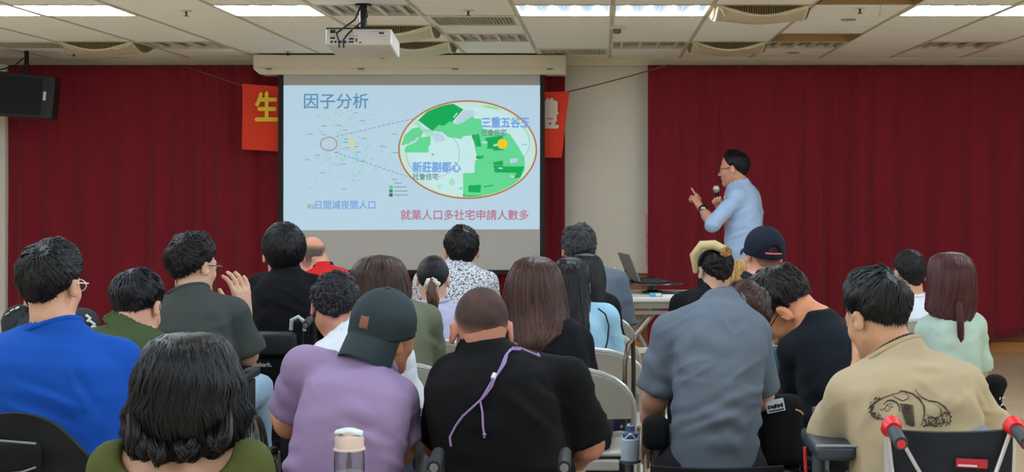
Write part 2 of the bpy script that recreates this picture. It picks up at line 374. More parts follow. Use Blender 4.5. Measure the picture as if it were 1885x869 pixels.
def hair_long(lev, n=900, seed=1, wave=0., wid=.007, L=.22, fray=.004, part=0.):
    """lev: rows of (z, cx, ax, cy, ay) from crown to tips, world space. returns V,Q,tone in world space"""
    r = np.random.default_rng(seed); lev = np.array(lev, float); lev = lev[np.argsort(-lev[:, 0])]; lev[0, 2] = lev[0, 4] = .0008; z1, z0 = lev[0, 0], lev[-1, 0]
    u = np.linspace(0, 1, len(lev)); un = np.interp(-lev[:, 0], [-z1, -z0], [0, 1])
    def at_(t, a):     # t 0 crown..1 tips, a azimuth (0 = away from camera)
        tt = np.clip(t, 0, 1); z = z1+(z0-z1)*tt
        g = lambda c: np.interp(tt, un, lev[:, c])
        cx, ax, cy, ay = g(1), g(2), g(3), g(4)
        wv = wave*np.sin(tt*22+4*noise(np.stack([np.cos(a)*2, np.sin(a)*2, tt*3], -1), 1, seed))*tt
        gr = 1+.035*noise(np.stack([np.cos(a)*9, np.sin(a)*9, tt*2.5], -1), 1, seed+1)+.02*noise(np.stack([np.cos(a)*26, np.sin(a)*26, tt*4], -1), 1, seed+2)
        zz = z-tt**3*(z1-z0)*(.04+wave*6)*noise(np.stack([np.cos(a)*5, np.sin(a)*5, a*0], -1), 1, seed+4)
        return np.stack([cx+np.sin(a)*(ax*gr+wv), cy+np.cos(a)*(ay*gr+wv*.5), zz], -1)
    nt, na = 44, 96; T, A = np.meshgrid(np.linspace(0, 1, nt)**1.3, np.arange(na)*2*PI/na, indexing='ij')
    V = at_(T.ravel(), A.ravel()); Q = [(i*na+j, i*na+(j+1) % na, (i+1)*na+(j+1) % na, (i+1)*na+j) for i in range(nt-1) for j in range(na)]
    Q = np.array(Q); K = 8; t0 = -.02+.77*r.uniform(0, 1, n)**1.5; a0 = r.uniform(0, 2*PI, n); Ln = L/(z1-z0)*r.uniform(.6, 1.3, n); pts = []
    ph = r.uniform(0, 6, n); off = r.uniform(0, fray*1.4, n)
    for k in range(K):
        f = k/(K-1); t = np.clip(t0, 0.001, 1)+Ln*f; a = a0+.05*np.sin(ph+f*4)+wave*6*np.sin(ph*.6+t*11); p = at_(np.minimum(t, 1.0), a)
        c = np.stack([np.interp(t, un, lev[:, 1]), np.interp(t, un, lev[:, 3]), p[:, 2]], -1); o = p-c; o /= np.linalg.norm(o, axis=1)[:, None]+1e-9
        p = p+o*(off*(.3+f)+.0012)[:, None]; p[:, 2] -= np.maximum(t-1, 0)*(z1-z0)*.5; pts.append(p)
    P = np.stack(pts, 1); cc = np.stack([np.interp(t0, un, lev[:, 1]), np.interp(t0, un, lev[:, 3]), P[:, :, 2].mean(1)-.03], -1)
    v2, q2 = ribbons(P, wid*r.uniform(.5, 1.3, n), cc, prof=(.3, .9, 1, 1, .8, .5, .08))
    tn = .15+.25*noise(np.stack([np.cos(A.ravel())*12, np.sin(A.ravel())*12, T.ravel()], -1), 1, seed+7)
    return np.concatenate([V, v2]), np.concatenate([Q, q2+len(V)]), np.clip(np.concatenate([tn, np.repeat(r.uniform(.05, 1, n), len(v2)//n)]), 0, 1)

# ------------------------------------------------------------------ hands
def hand_ops(Fd, W, f, nrm, side, curl=(.5, .5, .55, .6), spread=.06, thumb=.5, s=1., tcurl=.35):
    """W wrist, f wrist->fingers, nrm = out of the back of the hand, side = +1 when the thumb lies along +cross(f,nrm)"""
    f = unit(f); nrm = unit(nrm-f*np.dot(nrm, f)); u = np.cross(f, nrm)*side
    Fd.cone(W-f*.03, W+f*.012, .026*s, .025*s, .015)
    for i, o in enumerate((.024, .008, -.008, -.023)):
        Fd.cone(W+f*.01+u*o*.7*s, W+f*.082*s+u*o*s, .0145*s, .0115*s, .008)
    for i, (o, ln, cu) in enumerate(zip((.027, .009, -.0095, -.027), (.072, .080, .074, .058), curl)):
        p = W+f*(.084-abs(i-1.2)*.004)*s+u*o*s; d = unit(f+u*(1.5-i)*spread); ang = 0; seg = (.45, .32, .25); rad = (.0092, .0083, .0075, .0068)
        for k in range(3):
            ang += cu*(1.1 if k else .8); dd = d*math.cos(ang)-nrm*math.sin(ang); q = p+dd*ln*seg[k]*1.05*s
            Fd.cone(p, q, rad[k]*s, rad[k+1]*s, .0035); p = q
    p = W+f*.018*s+u*.020*s-nrm*.006; d = unit(u*1.0+f*(1.15-thumb*.3)-nrm*thumb*.6)
    q = p+d*.042*s; Fd.cone(p, q, .0145*s, .0115*s, .008); d2 = unit(d+f*.5-u*tcurl*.8-nrm*tcurl*.4); q2 = q+d2*.031*s; Fd.cone(q, q2, .0105*s, .009*s, .004)
    d3 = unit(d2+f*.3-u*tcurl*.6); Fd.cone(q2, q2+d3*.024*s, .009*s, .0072*s, .004)

# ------------------------------------------------------------------ people
SKIN = {}
def skin(name, col): return mat('skin_'+name, col, .55, bump=.12, scale=90, var=.06, spec=.35, dist=.002)
PEOPLE = 0
def person(label, Y, head, neck, shl, shr, yaw=0, pitch=0, roll=0, hs=1., dyh=.02, pel=None, pz=.56, dyp=-.04, tone='tan', skin_col=(196, 146, 118),
           shirt=None, hair=None, arms=None, legs=None, trousers=(28, 32, 44), shoes=(30, 30, 32), glasses=None, fat=1., kyph=.03, h=None, group=None, stand=None, extra=None, belt=None, pd=0.):
    """a seated (or standing) figure; pixel places are (px, py[, extra depth]) on the figure's own depth Y"""
    global PEOPLE; PEOPLE += 1; seed = PEOPLE
    P3 = lambda q: at(q[0], q[1], Y+(q[2] if len(q) > 2 else 0))
    cy, sy = math.cos(-math.radians(yaw)), math.sin(-math.radians(yaw)); cp, sp = math.cos(-math.radians(pitch)), math.sin(-math.radians(pitch)); cr, sr = math.cos(math.radians(roll)), math.sin(math.radians(roll))
    R = np.array([[cr, 0, sr], [0, 1, 0], [-sr, 0, cr]])@np.array([[cy, -sy, 0], [sy, cy, 0], [0, 0, 1]])@np.array([[1, 0, 0], [0, cp, -sp], [0, sp, cp]])
    top = at(head[0], head[1], Y+dyh); rr = V3(.083, .102, .100)*hs; hh = math.sqrt(sum((rr[i]*R[2, i])**2 for i in range(3)))
    cran = top-V3(0, 0, hh); O = cran-R@(V3(0, -.012, .035)*hs); H = lambda *p: O+R@(V3(*p)*hs)
    N = P3(neck); SL = P3(shl); SR = P3(shr); mid = (SL+SR)/2
    PX = (pel-VX)*Y/F if pel is not None else mid[0]; P = V3(PX, Y+dyp, pz)
    axis = unit(N-P); v = SR-SL; W = np.linalg.norm(v)/2; v = unit(v-axis*np.dot(v, axis)); fw = np.cross(axis, v); Ln = np.linalg.norm(N-P)
    root = thing('person', label, 'person', (P[0], P[1], 0), group=group); base = V3(P[0], P[1], 0)
    def finish(name, V, Q, m, tone_=None, label_=None):
        o = link(name, mesh_np(name, V-base, Q, m, tone=tone_), root)
        if label_: o['label'] = label_
        return o
    ps = [-.14, 0, .2, .45, .70, .84, .93, 1.0, 1.06]; pw = [.80, .98*fat, .99*fat, 1.0*fat**.5, 1.06, 1.02, .78, .42, .28]; pdp = [.10, .122, .118*fat, .116*fat**.5, .118, .108, .088, .062, .045]
    def torso(Fd, inf, k=.03, s0=-.15, cuts=()):
        def fn(X, Yy, Z):
            px, py, pz_ = X-P[0], Yy-P[1], Z-P[2]; s = (px*axis[0]+py*axis[1]+pz_*axis[2])/Ln
            a = px*v[0]+py*v[1]+pz_*v[2]; b = px*fw[0]+py*fw[1]+pz_*fw[2]; off = -kyph*np.sin(np.clip(s, 0, 1)*PI)**1
            ww = np.interp(s, ps, pw)*W+inf; dd = np.interp(s, ps, pdp)+pd+inf
            e = (np.abs(a/ww)**2.5+np.abs((b-off)/dd)**2.5)**(1/2.5); d = (e-1)*np.minimum(ww, dd)
            d = np.maximum(d, (s0-s)*Ln); d = np.maximum(d, (s-1.07)*Ln)
            for cf in cuts: d = np.maximum(d, cf(X, Yy, Z))
            return d
        m = .3; Fd.add(fn, np.minimum(P, N)-V3(m, m, .12), np.maximum(P, N)+V3(m, m, .06), k)
    A = arms or {}
    def arm(side):
        S = SL if side < 0 else SR; a = A.get('l' if side < 0 else 'r', {})
        E = P3(a['el']) if 'el' in a else S+V3(side*.055, .09, -.27); Wr = P3(a['wr']) if 'wr' in a else V3(PX+side*.12, P[1]+.36, pz+.13)
        return S, E, Wr, a
    # --- skin: head, neck, trunk, arms and hands in one surface
    B = Field(h or (.0065 if Y < 5.6 else .0085)); head_ops(B, O, R, hs)
    nb = N+fw*.015; B.cone(H(0, -.028, -.045), nb-axis*.02, .052*hs, .058*hs, .03); inset = (shirt or {}).get('inset', .014)
    torso(B, -.004-inset*.3, .04)
    for side in (-1, 1):
        S, E, Wr, a = arm(side); B.cone(nb-axis*.03, S+axis*.015, .043, .045, .03)
        af = A.get('fat', 1.)
        B.cone(S, E, .046*af, .039*af, .02); B.cone(E, E+(Wr-E)*.45, .040*af, .037*af, .02); B.cone(E+(Wr-E)*.45, Wr, .037*af, .025, .02)
        f = unit(V3(*a['hf'])) if 'hf' in a else unit((Wr-E)+V3(-side*.03, .1, -.02)); nr = V3(*a['hn']) if 'hn' in a else V3(0, 0, 1)
        sd = a.get('hs', None)
        if sd is None: u = np.cross(f, unit(nr)); sd = 1 if u[0]*(-side) > 0 else -1
        hand_ops(B, Wr+f*.012, f, nr, sd, a.get('curl', (.35, .4, .45, .5)), a.get('spread', .06), a.get('thumb', .5), s=a.get('s', 1.), tcurl=a.get('tc', .35))
    V, Q = B.mesh(); V = smooth_mesh(V, Q, 1, .35); finish('body', V, Q, skin(tone, skin_col))
    # --- shirt
    sh = shirt or {}; inf = sh.get('inf', .010); C = Field(sh.get('h', .0076 if Y < 5.6 else .0095)); loose = sh.get('loose', .062)
    nd = unit(H(0, -.03, -.06)-N); c0 = N+fw*.012
    torso(C, inf, .03, s0=sh.get('hem', -.12)); arms_ax = []
    for side in (-1, 1):
        S, E, Wr, a = arm(side); C.cone(N-axis*.03, S+axis*.012, .05+inf*.6, .05+inf*.6, .035)
        ln = a.get('sleeve', sh.get('sleeve', .75)); d1 = unit(E-S)
        if sh.get('sleeveless'): C.ell(S+axis*.005-v*side*.02, V3(.05, .06, .06), None, .03); continue
        if ln <= 1:
            cp_ = S+(E-S)*ln; C.cone(S, S+(E-S)*min(1.05, ln+.15), .054+inf*.5, loose, .03, cut=(cp_, d1)); C.cone(cp_-d1*.022, cp_+d1*.03, loose*.97+.003, loose+.0035, .001, cut=(cp_, d1)); arms_ax.append((S, cp_))
        else:
            t = ln-1; W2 = E+(Wr-E)*t; C.cone(S, E, .052+inf*.5, .05+inf*.4, .03); C.cone(E, E+(Wr-E)*min(1.05, t+.1), .050+inf*.4, sh.get('cuff', .038), .02, cut=(W2, unit(Wr-E))); arms_ax += [(S, E), (E, W2)]
    def neck_hole(X, Yy, Z):
        px, py, pz_ = X-c0[0], Yy-c0[1], Z-c0[2]; t = px*nd[0]+py*nd[1]+pz_*nd[2]
        return np.maximum(sh.get('rise', .012)-t, np.sqrt(np.maximum(px*px+py*py+pz_*pz_-t*t, 0))-.073)
    C.add(neck_hole, N-.14, N+.14, .006, 's')
    col = sh.get('neck', 'crew')
    def ring(r0, r1, z0, z1, th, k=.004, ysc=1.0):
        e1 = unit(v-nd*np.dot(v, nd)); e2 = np.cross(nd, e1)
        def fn(X, Yy, Z):
            px, py, pz_ = X-c0[0], Yy-c0[1], Z-c0[2]; t = px*nd[0]+py*nd[1]+pz_*nd[2]; a = px*e1[0]+py*e1[1]+pz_*e1[2]; b = (px*e2[0]+py*e2[1]+pz_*e2[2])/ysc
            q = np.sqrt(a*a+b*b); rt = r0+(r1-r0)*np.clip((t-z0)/(z1-z0), 0, 1); return np.maximum(np.abs(q-rt), np.abs(t-(z0+z1)/2)-(z1-z0)/2)-th
        C.add(fn, c0-.13, c0+.13, k)
    if col == 'crew': ring(.0765, .069, -.006, .014, .0055, .004)
    elif col == 'shirt': ring(.088, .064, -.018, .034, .005, .004)
    elif col == 'turtle': ring(.063, .058, .0, .045, .007, .012)
    if 'scoop' in sh:
        sx, szz = sh['scoop']; C.ell(c0-fw*.03-axis*.015, V3(sx, .16, szz), np.stack([v, fw, axis], 1), .01, 's')
    V, Q = C.mesh(); V = smooth_mesh(V, Q, 2); Nn = vnormals(V, Q); amp = sh.get('fold', 1.); r = V-P; s_ = (r@axis)/Ln; xa = r@v; yb = r@fw
    loc = np.stack([xa, s_*Ln, yb], 1); n1 = noise(loc, 5, seed); n2 = noise(loc, 11, seed+9); n3 = noise(loc*V3(1, .5, 1)+n1[:, None]*.05, 16, seed+4)
    def ridge(d1, f1, f2, sd):      # long narrow creases running along direction d1 of the (lateral, axial) plane
        c_, s2 = math.cos(d1), math.sin(d1); wv = loc[:, :2]+.02*np.stack([n1, n2], 1); a_ = wv@np.array([c_, s2]); b_ = wv@np.array([-s2, c_]); q = np.stack([a_*f1, b_*f2, loc[:, 2]*f1], 1)
        return np.clip(1-np.abs(noise(q, 1, sd))*2.6, 0, 1)**1.6*np.clip(noise(loc, 6, sd+5)*2.2+.25, 0, 1)
    cr = (ridge(.6, 4, 19, seed+20)+ridge(-.55, 4, 19, seed+40)+.8*ridge(.1, 4, 24, seed+60)*np.clip(.6-s_, 0, 1)*2)
    disp = .0035*n1+.0018*n2+.0016*n3+.0062*cr*np.clip((1.02-s_)*3, .15, 1)
    for side in (-1, 1):
        S = SL if side < 0 else SR; q = r-(S-P); qa = (q@v)*side-.03; qs = q@axis+.085; rad = np.hypot(qa, qs); th = np.arctan2(qs, -qa)
        disp += .005*np.sin(th*7+3*n1+side)*np.exp(-((rad-.11)/.07)**2)*np.clip(rad/.09-.3, 0, 1)*np.clip(np.cos(th+.35), 0, 1)*np.clip(.5+1.4*n2, 0, 1)
    disp += .008*np.sin(s_*Ln*75+5*n1+xa*9*(1 if seed % 2 else -1))*np.exp(-((s_-sh.get('bunch', .10))/.17)**2)*np.clip(.45+n2*1.3, 0, 1.2)
    for (S, E) in arms_ax:
        d1 = E-S; l = np.linalg.norm(d1); t = ((V-S)@d1)/l/l; rad = np.linalg.norm(V-S-np.clip(t, 0, 1)[:, None]*d1, axis=1); m = np.exp(-(np.maximum(rad-.06, 0)/.02)**2)*(t > .15)
        disp += .004*np.sin(t*l*60+4*n1+3*n2)*m*np.clip(.5+n2, 0, 1)
    for f in sh.get('folds', ()):          # drawn folds: (px,py)->(px,py), height, width
        a = at(*f[0], Y); b = at(*f[1], Y); aa = np.array([a[0], a[2]]); bb = np.array([b[0], b[2]]); xz = V[:, [0, 2]]; dl = bb-aa; t = np.clip(((xz-aa)@dl)/(dl@dl), 0, 1); q = xz-aa-t[:, None]*dl; nn = np.array([-dl[1], dl[0]])/np.linalg.norm(dl); sdist = q@nn+.004*n2
        disp += f[2]*np.exp(-(sdist/f[3])**2)*np.sin(np.clip(t, .02, .98)*PI)*(np.linalg.norm(q, axis=1) < f[3]*3)*(Nn[:, 1] < .2)-f[2]*.8*np.exp(-((sdist-f[3]*1.6)/f[3])**2)*np.sin(np.clip(t, .02, .98)*PI)*(np.linalg.norm(q, axis=1) < f[3]*3.5)*(Nn[:, 1] < .2)
    near = np.abs((V-c0)@nd) < .05; keep = near & (np.linalg.norm(V-c0, axis=1) < .1); disp[keep] *= .15
    V2 = V+Nn*(disp*amp)[:, None]
    cm = cloth('cloth_%d' % seed, sh.get('col', (90, 90, 90))) if 'mat' not in sh else sh['mat']
    so = finish(sh.get('name', 'shirt'), V2, Q, cm)
    if col in ('crew', 'polo'):          # ribbed neckband following the opening
        e1 = unit(v-nd*np.dot(v, nd)); e2 = np.cross(nd, e1); rel = V2-c0; tt = rel@nd; rq = np.hypot(rel@e1, rel@e2); an = np.arctan2(rel@e2, rel@e1); rise = sh.get('rise', .012); path = []
        for k in range(28):
            a0 = -PI+2*PI*k/28; dlt = np.abs((an-a0+PI) % (2*PI)-PI); mk = (dlt < .22) & (tt > rise-.02) & (tt < rise+.012) & (rq < .125); path.append(np.percentile(rq[mk], 60) if mk.sum() > 2 else .078)
        path = np.clip(np.array(path), .071, .094); path = (np.roll(path, 1)+path*2+np.roll(path, -1))/4; path = (np.roll(path, 1)+path*2+np.roll(path, -1))/4; b = MB()
        th_ = .0085 if col == 'crew' else .013; b.tube([c0-base+nd*(rise-(.004 if col == 'polo' else 0))+(e1*math.cos(-PI+2*PI*k/28)+e2*math.sin(-PI+2*PI*k/28))*path[k] for k in range(28)], th_, 8, closed=True, r2=.7 if col == 'polo' else 1); b.build('neckband' if col == 'crew' else 'collar', cm, root, smooth=True)
    # --- trousers and shoes
    if stand is None:
        T = Field(.018); T.ell(P+V3(0, 0, -.01), V3(.165*fat, .13, .11), None, .02); lg = legs or {}
        for side in (-1, 1):
            Hj = P+V3(side*.085, .02, -.01); K = lg.get('kl' if side < 0 else 'kr'); K = P3(K) if K else P+V3(side*.12, .42, .0); An = V3(K[0], K[1]+.04, .10)
            T.cone(Hj, K, .088, .064, .03); T.cone(K, An, .060, .048, .02)
            b = MB(); M = Matrix.Translation((An[0]-base[0], An[1]-base[1]+.06, 0)); rings = []
            prof = [(-.12, .028, .05), (-.10, .036, .075), (-.03, .04, .08), (.04, .045, .06), (.10, .042, .045), (.145, .028, .03)]
            vv = []; ff = []
            for (yy, hw, ht) in prof:
                for k in range(12):
                    a = 2*PI*k/12; vv.append(M @ Vector((hw*math.cos(a), yy, max(.0, ht*.5+ht*.5*math.sin(a)))))
            for i in range(len(prof)-1):
                for k in range(12): ff.append((i*12+k, i*12+(k+1) % 12, (i+1)*12+(k+1) % 12, (i+1)*12+k))
            ff += [tuple(range(11, -1, -1)), tuple((len(prof)-1)*12+k for k in range(12))]; b._add(vv, ff); b.build('shoe', mat('shoe_%d_%d_%d' % shoes, shoes, .6), root, smooth=True)
    else:
        T = Field(.010); T.ell(P, V3(.155, .115, .12), None, .03)
        for side, (K, An) in zip((-1, 1), stand):
            Hj = P+V3(side*.08, 0, -.03); T.cone(Hj, V3(*K), .085, .058, .04); T.cone(V3(*K), V3(*An), .058, .05, .02)
            b = MB(); b.box(An[0]-base[0]-.045, An[0]-base[0]+.045, An[1]-base[1]-.1, An[1]-base[1]+.16, 0, .07); b.build('shoe', mat('shoe_%d_%d_%d' % shoes, shoes, .5), root, smooth=True, bevel=.02)
    V, Q = T.mesh(); n_ = vnormals(V, Q); V = V+n_*(.004*noise(V, 14, seed)+.003*noise(V*V3(1, 1, 2), 30, seed))[:, None]
    finish('trousers', V, Q, cloth('trouser_%d_%d_%d' % trousers, trousers))
    # --- hair and eyes
    toW = lambda V: (O+(V*hs)@R.T)
    info = dict(root=root, base=base, O=O, R=R, H=H, hs=hs, N=N, P=P, SL=SL, SR=SR, v=v, axis=axis, fw=fw, Y=Y, P3=P3, toW=toW, finish=finish, shirt=so, shirtV=V2, c0=c0, nd=nd)
    hr = hair or {}
    if hr:
        hm = hr['mat']; kind = hr.get('kind', 'short')
        if kind == 'short':
            V, Q, tn = hair_short(**{k: x for k, x in hr.items() if k not in ('mat', 'kind')}, seed=seed); finish('hair', toW(V), Q, hm, tn)
        elif kind == 'long':
            lev = [(at(0, q[0], Y+dyh)[2], (at((q[1]+q[2])/2, 0, Y)[0]), (q[2]-q[1])/2*Y/F, Y+dyh+q[3], q[4]) for q in hr['lev']]
            lev = [(a[0], a[1], a[2], a[3]-min(.065, max(0, (N[2]-a[0])*.9)), a[4]) for a in lev]; V, Q, tn = hair_long(lev, n=hr.get('n', 900), seed=seed, wave=hr.get('wave', 0), wid=hr.get('wid', .007), L=hr.get('L', .22), fray=hr.get('fray', .004)); finish('hair', V, Q, hm, tn)
    for q in (-1, 1):
        b = MB(); c = H(q*.031, .0805, .002); b.lathe([(.0001, -.0095), (.006, -.0075), (.0092, -.003), (.0095, 0), (.0092, .003), (.006, .0075), (.0001, .0095)], 12, Matrix.Translation(c-base)); e = b.build('eye', mat('eyeball', (225, 220, 212), .25), root, smooth=True, angle=90)
        b = MB(); Mx = Matrix([list(R[0])+[0], list(R[1])+[0], list(R[2])+[0], [0, 0, 0, 1]]); c2 = H(q*.031, .0898, .002)-base; b.lathe([(.0045, -.001), (.0045, .0012)], 12, Matrix.Translation(c2) @ Mx @ Matrix.Rotation(-PI/2, 4, 'X')); b.build('iris', mat('iris', (35, 22, 16), .2), e)
        b = MB(); b.tube([H(q*.016, .0905, .021)-base, H(q*.031, .0925, .0255)-base, H(q*.046, .082, .021)-base], [.0022, .003, .0015], 6); b.build('eyebrow', mat('brow', (28, 22, 20), .8), root, smooth=True)
    if glasses:
        m = mat('glasses_%d_%d_%d' % glasses, glasses, .3); g = MB()
        for q in (-1, 1):
            g.tube([H(q*(.032+.024*math.cos(t)), .101-.004*abs(math.cos(t)), .0+.018*math.sin(t))-base for t in np.linspace(0, 2*PI, 20, endpoint=False)], .0016, 6, closed=True)
            g.tube([H(q*.056, .099, .006)-base, H(q*.074, .08, .008)-base, H(q*.080, .0, .012)-base, H(q*.082, -.018, .002)-base], .0022, 6)
        g.tube([H(-.009, .104, .004)-base, H(0, .107, .007)-base, H(.009, .104, .004)-base], .0016, 6); gl = g.build('glasses', m, root, smooth=True)
        for q in (-1, 1):
            l = MB(); l._add([H(q*.032+.023*math.cos(t), .1, .017*math.sin(t))-base for t in np.linspace(0, 2*PI, 20, endpoint=False)], [tuple(range(20))]); l.build('lens', mat('lens', (235, 240, 245), .05, trans=1., alpha=.25), gl)
    if extra: extra(info)
    return info

def on_shirt(info, px, py, d=.003):
    # a point lying on the camera side of the shirt where the given sight line meets it
    V = info['shirtV']; Y = info['Y']; p = at(px, py, Y); xs = V[:, 0]*Y/V[:, 1]; zs = (V[:, 2]-CAMZ)*Y/V[:, 1]; dd = (xs-p[0])**2+(zs-(p[2]-CAMZ))**2
    k = np.argsort(dd)[:40]; k = k[dd[k] < .015**2] if (dd[k] < .015**2).any() else k[:4]; y = V[k, 1].min()-d; return Vector(at(px, py, y)-info['base'])
def dome_cap(info, rot=0., col=(40, 48, 58), brim_len=.075, patch=None, strap=None, tilt=0., eyelets=True, name='cap', droop=1.):
    """six-panel cap with button, eyelets, curved brim and rear opening, in head space"""
    m = cloth('cap_%d_%d_%d' % col, col, .8); a = math.radians(rot); tl = math.radians(tilt)
    Rz = np.array([[math.cos(a), -math.sin(a), 0], [math.sin(a), math.cos(a), 0], [0, 0, 1]]); Rx = np.array([[1, 0, 0], [0, math.cos(tl), -math.sin(tl)], [0, math.sin(tl), math.cos(tl)]])
    c = V3(0, -.010, .040); rad = V3(.090, .108, .098) if abs(math.cos(a)) > .5 else V3(.108, .090, .098)
    T = lambda p: info['toW'](((Rx@Rz@np.atleast_2d(p).T).T)+c)-info['base']
    nt, na = 26, 96; E = np.linspace(-16, 90, nt)*PI/180; V = []; Q = []
    for e in E:
        for j in range(na):
            z = 2*PI*j/na; seam = (1-.012*math.exp(-((((z/(PI/3))+.5) % 1-.5)/.05)**2)) if e < 1.5 else 1
            ee = max(e, 0); f = 1 if e >= 0 else 1-.00*abs(e)
            p = V3(math.cos(ee)*math.sin(z)*rad[0], math.cos(ee)*math.cos(z)*rad[1], math.sin(ee)*rad[2] if e >= 0 else math.tan(e)*.11)*seam*f; V.append(p)
    V = np.array(V)
    V += .0012*noise(V, 30, 3)[:, None]*V/.1
    for i in range(nt-1):
        for j in range(na):
            z = math.degrees(2*PI*(j+.5)/na)-180; e = math.degrees((E[i]+E[i+1])/2)
            if strap and (z/24)**2+((e+10)/30)**2 < 1 and e > -9: continue
            Q.append((i*na+j, i*na+(j+1) % na, (i+1)*na+(j+1) % na, (i+1)*na+j))
    me = mesh_np(name, T(V), Q, m); o = link(name, me, info['root'])
    md = o.modifiers.new('thick', 'SOLIDIFY'); md.thickness = .003; md.offset = -1
    b = MB()
    def br(u, v_):
        th = (u-.5)*2*1.22; r0x, r0y = rad[0]*.97, rad[1]*.97; ex = brim_len*v_*math.cos(th*.92)**.7 if abs(th*.92) < PI/2 else 0
        x = math.sin(th)*r0x; y = math.cos(th)*r0y+ex*1.0; z = -.012-droop*(.5*v_**1.3*.05+.38*(x/.09)**2*.03*(1+v_)); p = T(V3(x, y, z))[0]; p2 = T(V3(x, y, z+.01))[0]; return p, unit(p2-p)
    b.sheet(br, 24, 8, .003); b.build('brim', m, o, smooth=True)
    b = MB(); p = T(V3(0, 0, rad[2]+.001))[0]; q = T(V3(0, 0, rad[2]+.02))[0]; b.lathe([(.009, -.002), (.009, .003), (.006, .006), (.0005, .007)], 12, rot_to(p, q)); b.build('button', m, o, smooth=True)
    if eyelets:
        for k in range(6):
            z = PI/3*(k+.5)+PI/6*0; e = .95; p0 = V3(math.cos(e)*math.sin(z)*rad[0], math.cos(e)*math.cos(z)*rad[1], math.sin(e)*rad[2]); p = T(p0*1.0)[0]; q = T(p0*1.1)[0]
            b = MB(); b.lathe([(.0045, -.001), (.0045, .0015), (.002, .0018)], 10, rot_to(p, q)); b.build('eyelet', mat('eyelet', (18, 20, 24), .6), o)
    if patch:
        (az, e, wd, ht, pcol) = patch; P = []
        def pf(u, v_):
            z = math.radians(az)+(u-.5)*wd/.1; ee = math.radians(e)+(v_-.5)*ht/.1; p0 = V3(math.cos(ee)*math.sin(z)*rad[0], math.cos(ee)*math.cos(z)*rad[1], math.sin(ee)*rad[2]); p = T(p0*1.012)[0]; return p, unit(T(p0*1.1)[0]-p)
        b = MB(); b.sheet(pf, 6, 6, .002); q = b.build('leather_patch', mat('leather', pcol, .5, bump=.3, scale=60), o, smooth=True); q['label'] = 'small square brown leather patch'
    if strap:
        pts = [T(V3(math.sin(math.radians(180+t))*rad[0]*1.01, math.cos(math.radians(180+t))*rad[1]*1.01, -.006))[0] for t in np.linspace(-26, 26, 11)]
        b = MB(); b.tube(pts, .0045, 8); q = b.build('strap', mat('strap', strap, .6), o, smooth=True); q['label'] = 'dusty pink closing strap'
    return o
# ------------------------------------------------------------------ the room
CZ = CAMZ+1.042; YW = 13.0; XL, XR, YB = -5.35, 5.5, -2.4
T0, TS = .062, .6             # ceiling grid origin in x, tile size;  rows start at 11.36 + k*.6
m_wall = mat('wall_paint', (226, 219, 204), .85, bump=.05, scale=60, var=.03)
m_tile = mat('ceiling_tile_board', (250, 248, 242), .9, bump=.25, scale=220, var=.03, dist=.002)
m_metal_w = mat('white_enamel', (220, 214, 198), .45)
m_dark = mat('dark_void', (26, 22, 20), .9)
def struct(name, mb, m, parent=None, **k):
    o = mb.build(name, m, parent, **k)
    if parent is None: tag(o, kind='structure')
    return o
b = MB(); b.box(XL-.2, XR+.2, YB-.2, YW+.4, -.2, -.012); floor = struct('floor', b, mat('floor_screed', (120, 105, 85), .8))
m_floor = mat('floor_tile', (216, 194, 160), .28, var=.07, bump=.05, scale=8, vscale=2)
mb = MB(); g = .0025; mb.box(-.3+g, .3-g, -.3+g, .3-g, -.012, 0); tile_me = mb.mesh('floor_tile', m_floor)
far = MB()
for i in range(19):
    for j in range(26):
        x = XL+.25+i*.6; y = YW-.3-j*.6
        vis = 6.2 < y and -.6 < x or y > 11.5
        if vis and j < 12: link('tile', tile_me, floor, (x, y, 0))
        elif y > YB: far.box(x-.3+g, x+.3-g, y-.3+g, y+.3-g, -.012, 0)
tag(far.build('tiles', m_floor, floor), kind='stuff')
b = MB(); b.box(XL, XR, YW, YW+.2, 0, CZ+.2); wall_front = struct('wall_front', b, m_wall)
b = MB(); b.box(XL-.15, XL, YB, YW+.2, 0, CZ+.2); struct('wall_left', b, m_wall)
b = MB(); b.box(XR, XR+.15, YB, YW+.2, 0, CZ+.2); struct('wall_right', b, m_wall)
b = MB(); b.box(XL, XR, YB-.15, YB, 0, CZ+.2); struct('wall_back', b, m_wall)
# wood panelling along the foot of the front wall, boards side by side
m_wood = mat('wainscot_wood', (158, 92, 44), .4, var=.22, bump=.1, scale=30, stretch=(6, 6, .7), vscale=4)
wain = tag(bpy.data.objects.new('trim_1', None), kind='structure'); COL.objects.link(wain); wain.location = (0, YW, 0)
mb = MB(); mb.box(-.148, .148, -.03, 0, .1, .66); wm = mb.mesh('panel', m_wood, bevel=.003)
k = 0; x = XL+.15
while x < XR-.1: link('panel', wm, wain, (x, 0, 0)); x += .3
b = MB(); b.box(XL, XR, -.04, 0, .655, .69); b.build('cap_rail', m_wood, wain)
b = MB(); b.box(XL, XR, YW-.045, YW, 0, .1); struct('baseboard_front', b, mat('base_wood', (196, 132, 66), .45, var=.1, stretch=(.5, 4, 4)), bevel=.004)
b = MB(); b.box(XL, XL+.02, YB, YW, 0, .1); struct('baseboard_left', b, m_wood)
# boxed strip over the curtains
b = MB(); b.box(XL, XR, YW-.10, YW, 2.475, CZ+.02); struct('trim_2', b, mat('trim_paint', (226, 214, 188), .8), bevel=.004)
b = MB(); b.box(XL, XR, YW-.12, YW, CZ-.012, CZ+.02); struct('trim_3', b, mat('trim_light', (226, 216, 196), .7))
# left pier beside the curtain
b = MB(); b.box(XL, at(11, 0, 12.8)[0], YW-.22, YW, 0, 2.475); struct('trim_4', b, m_wall)

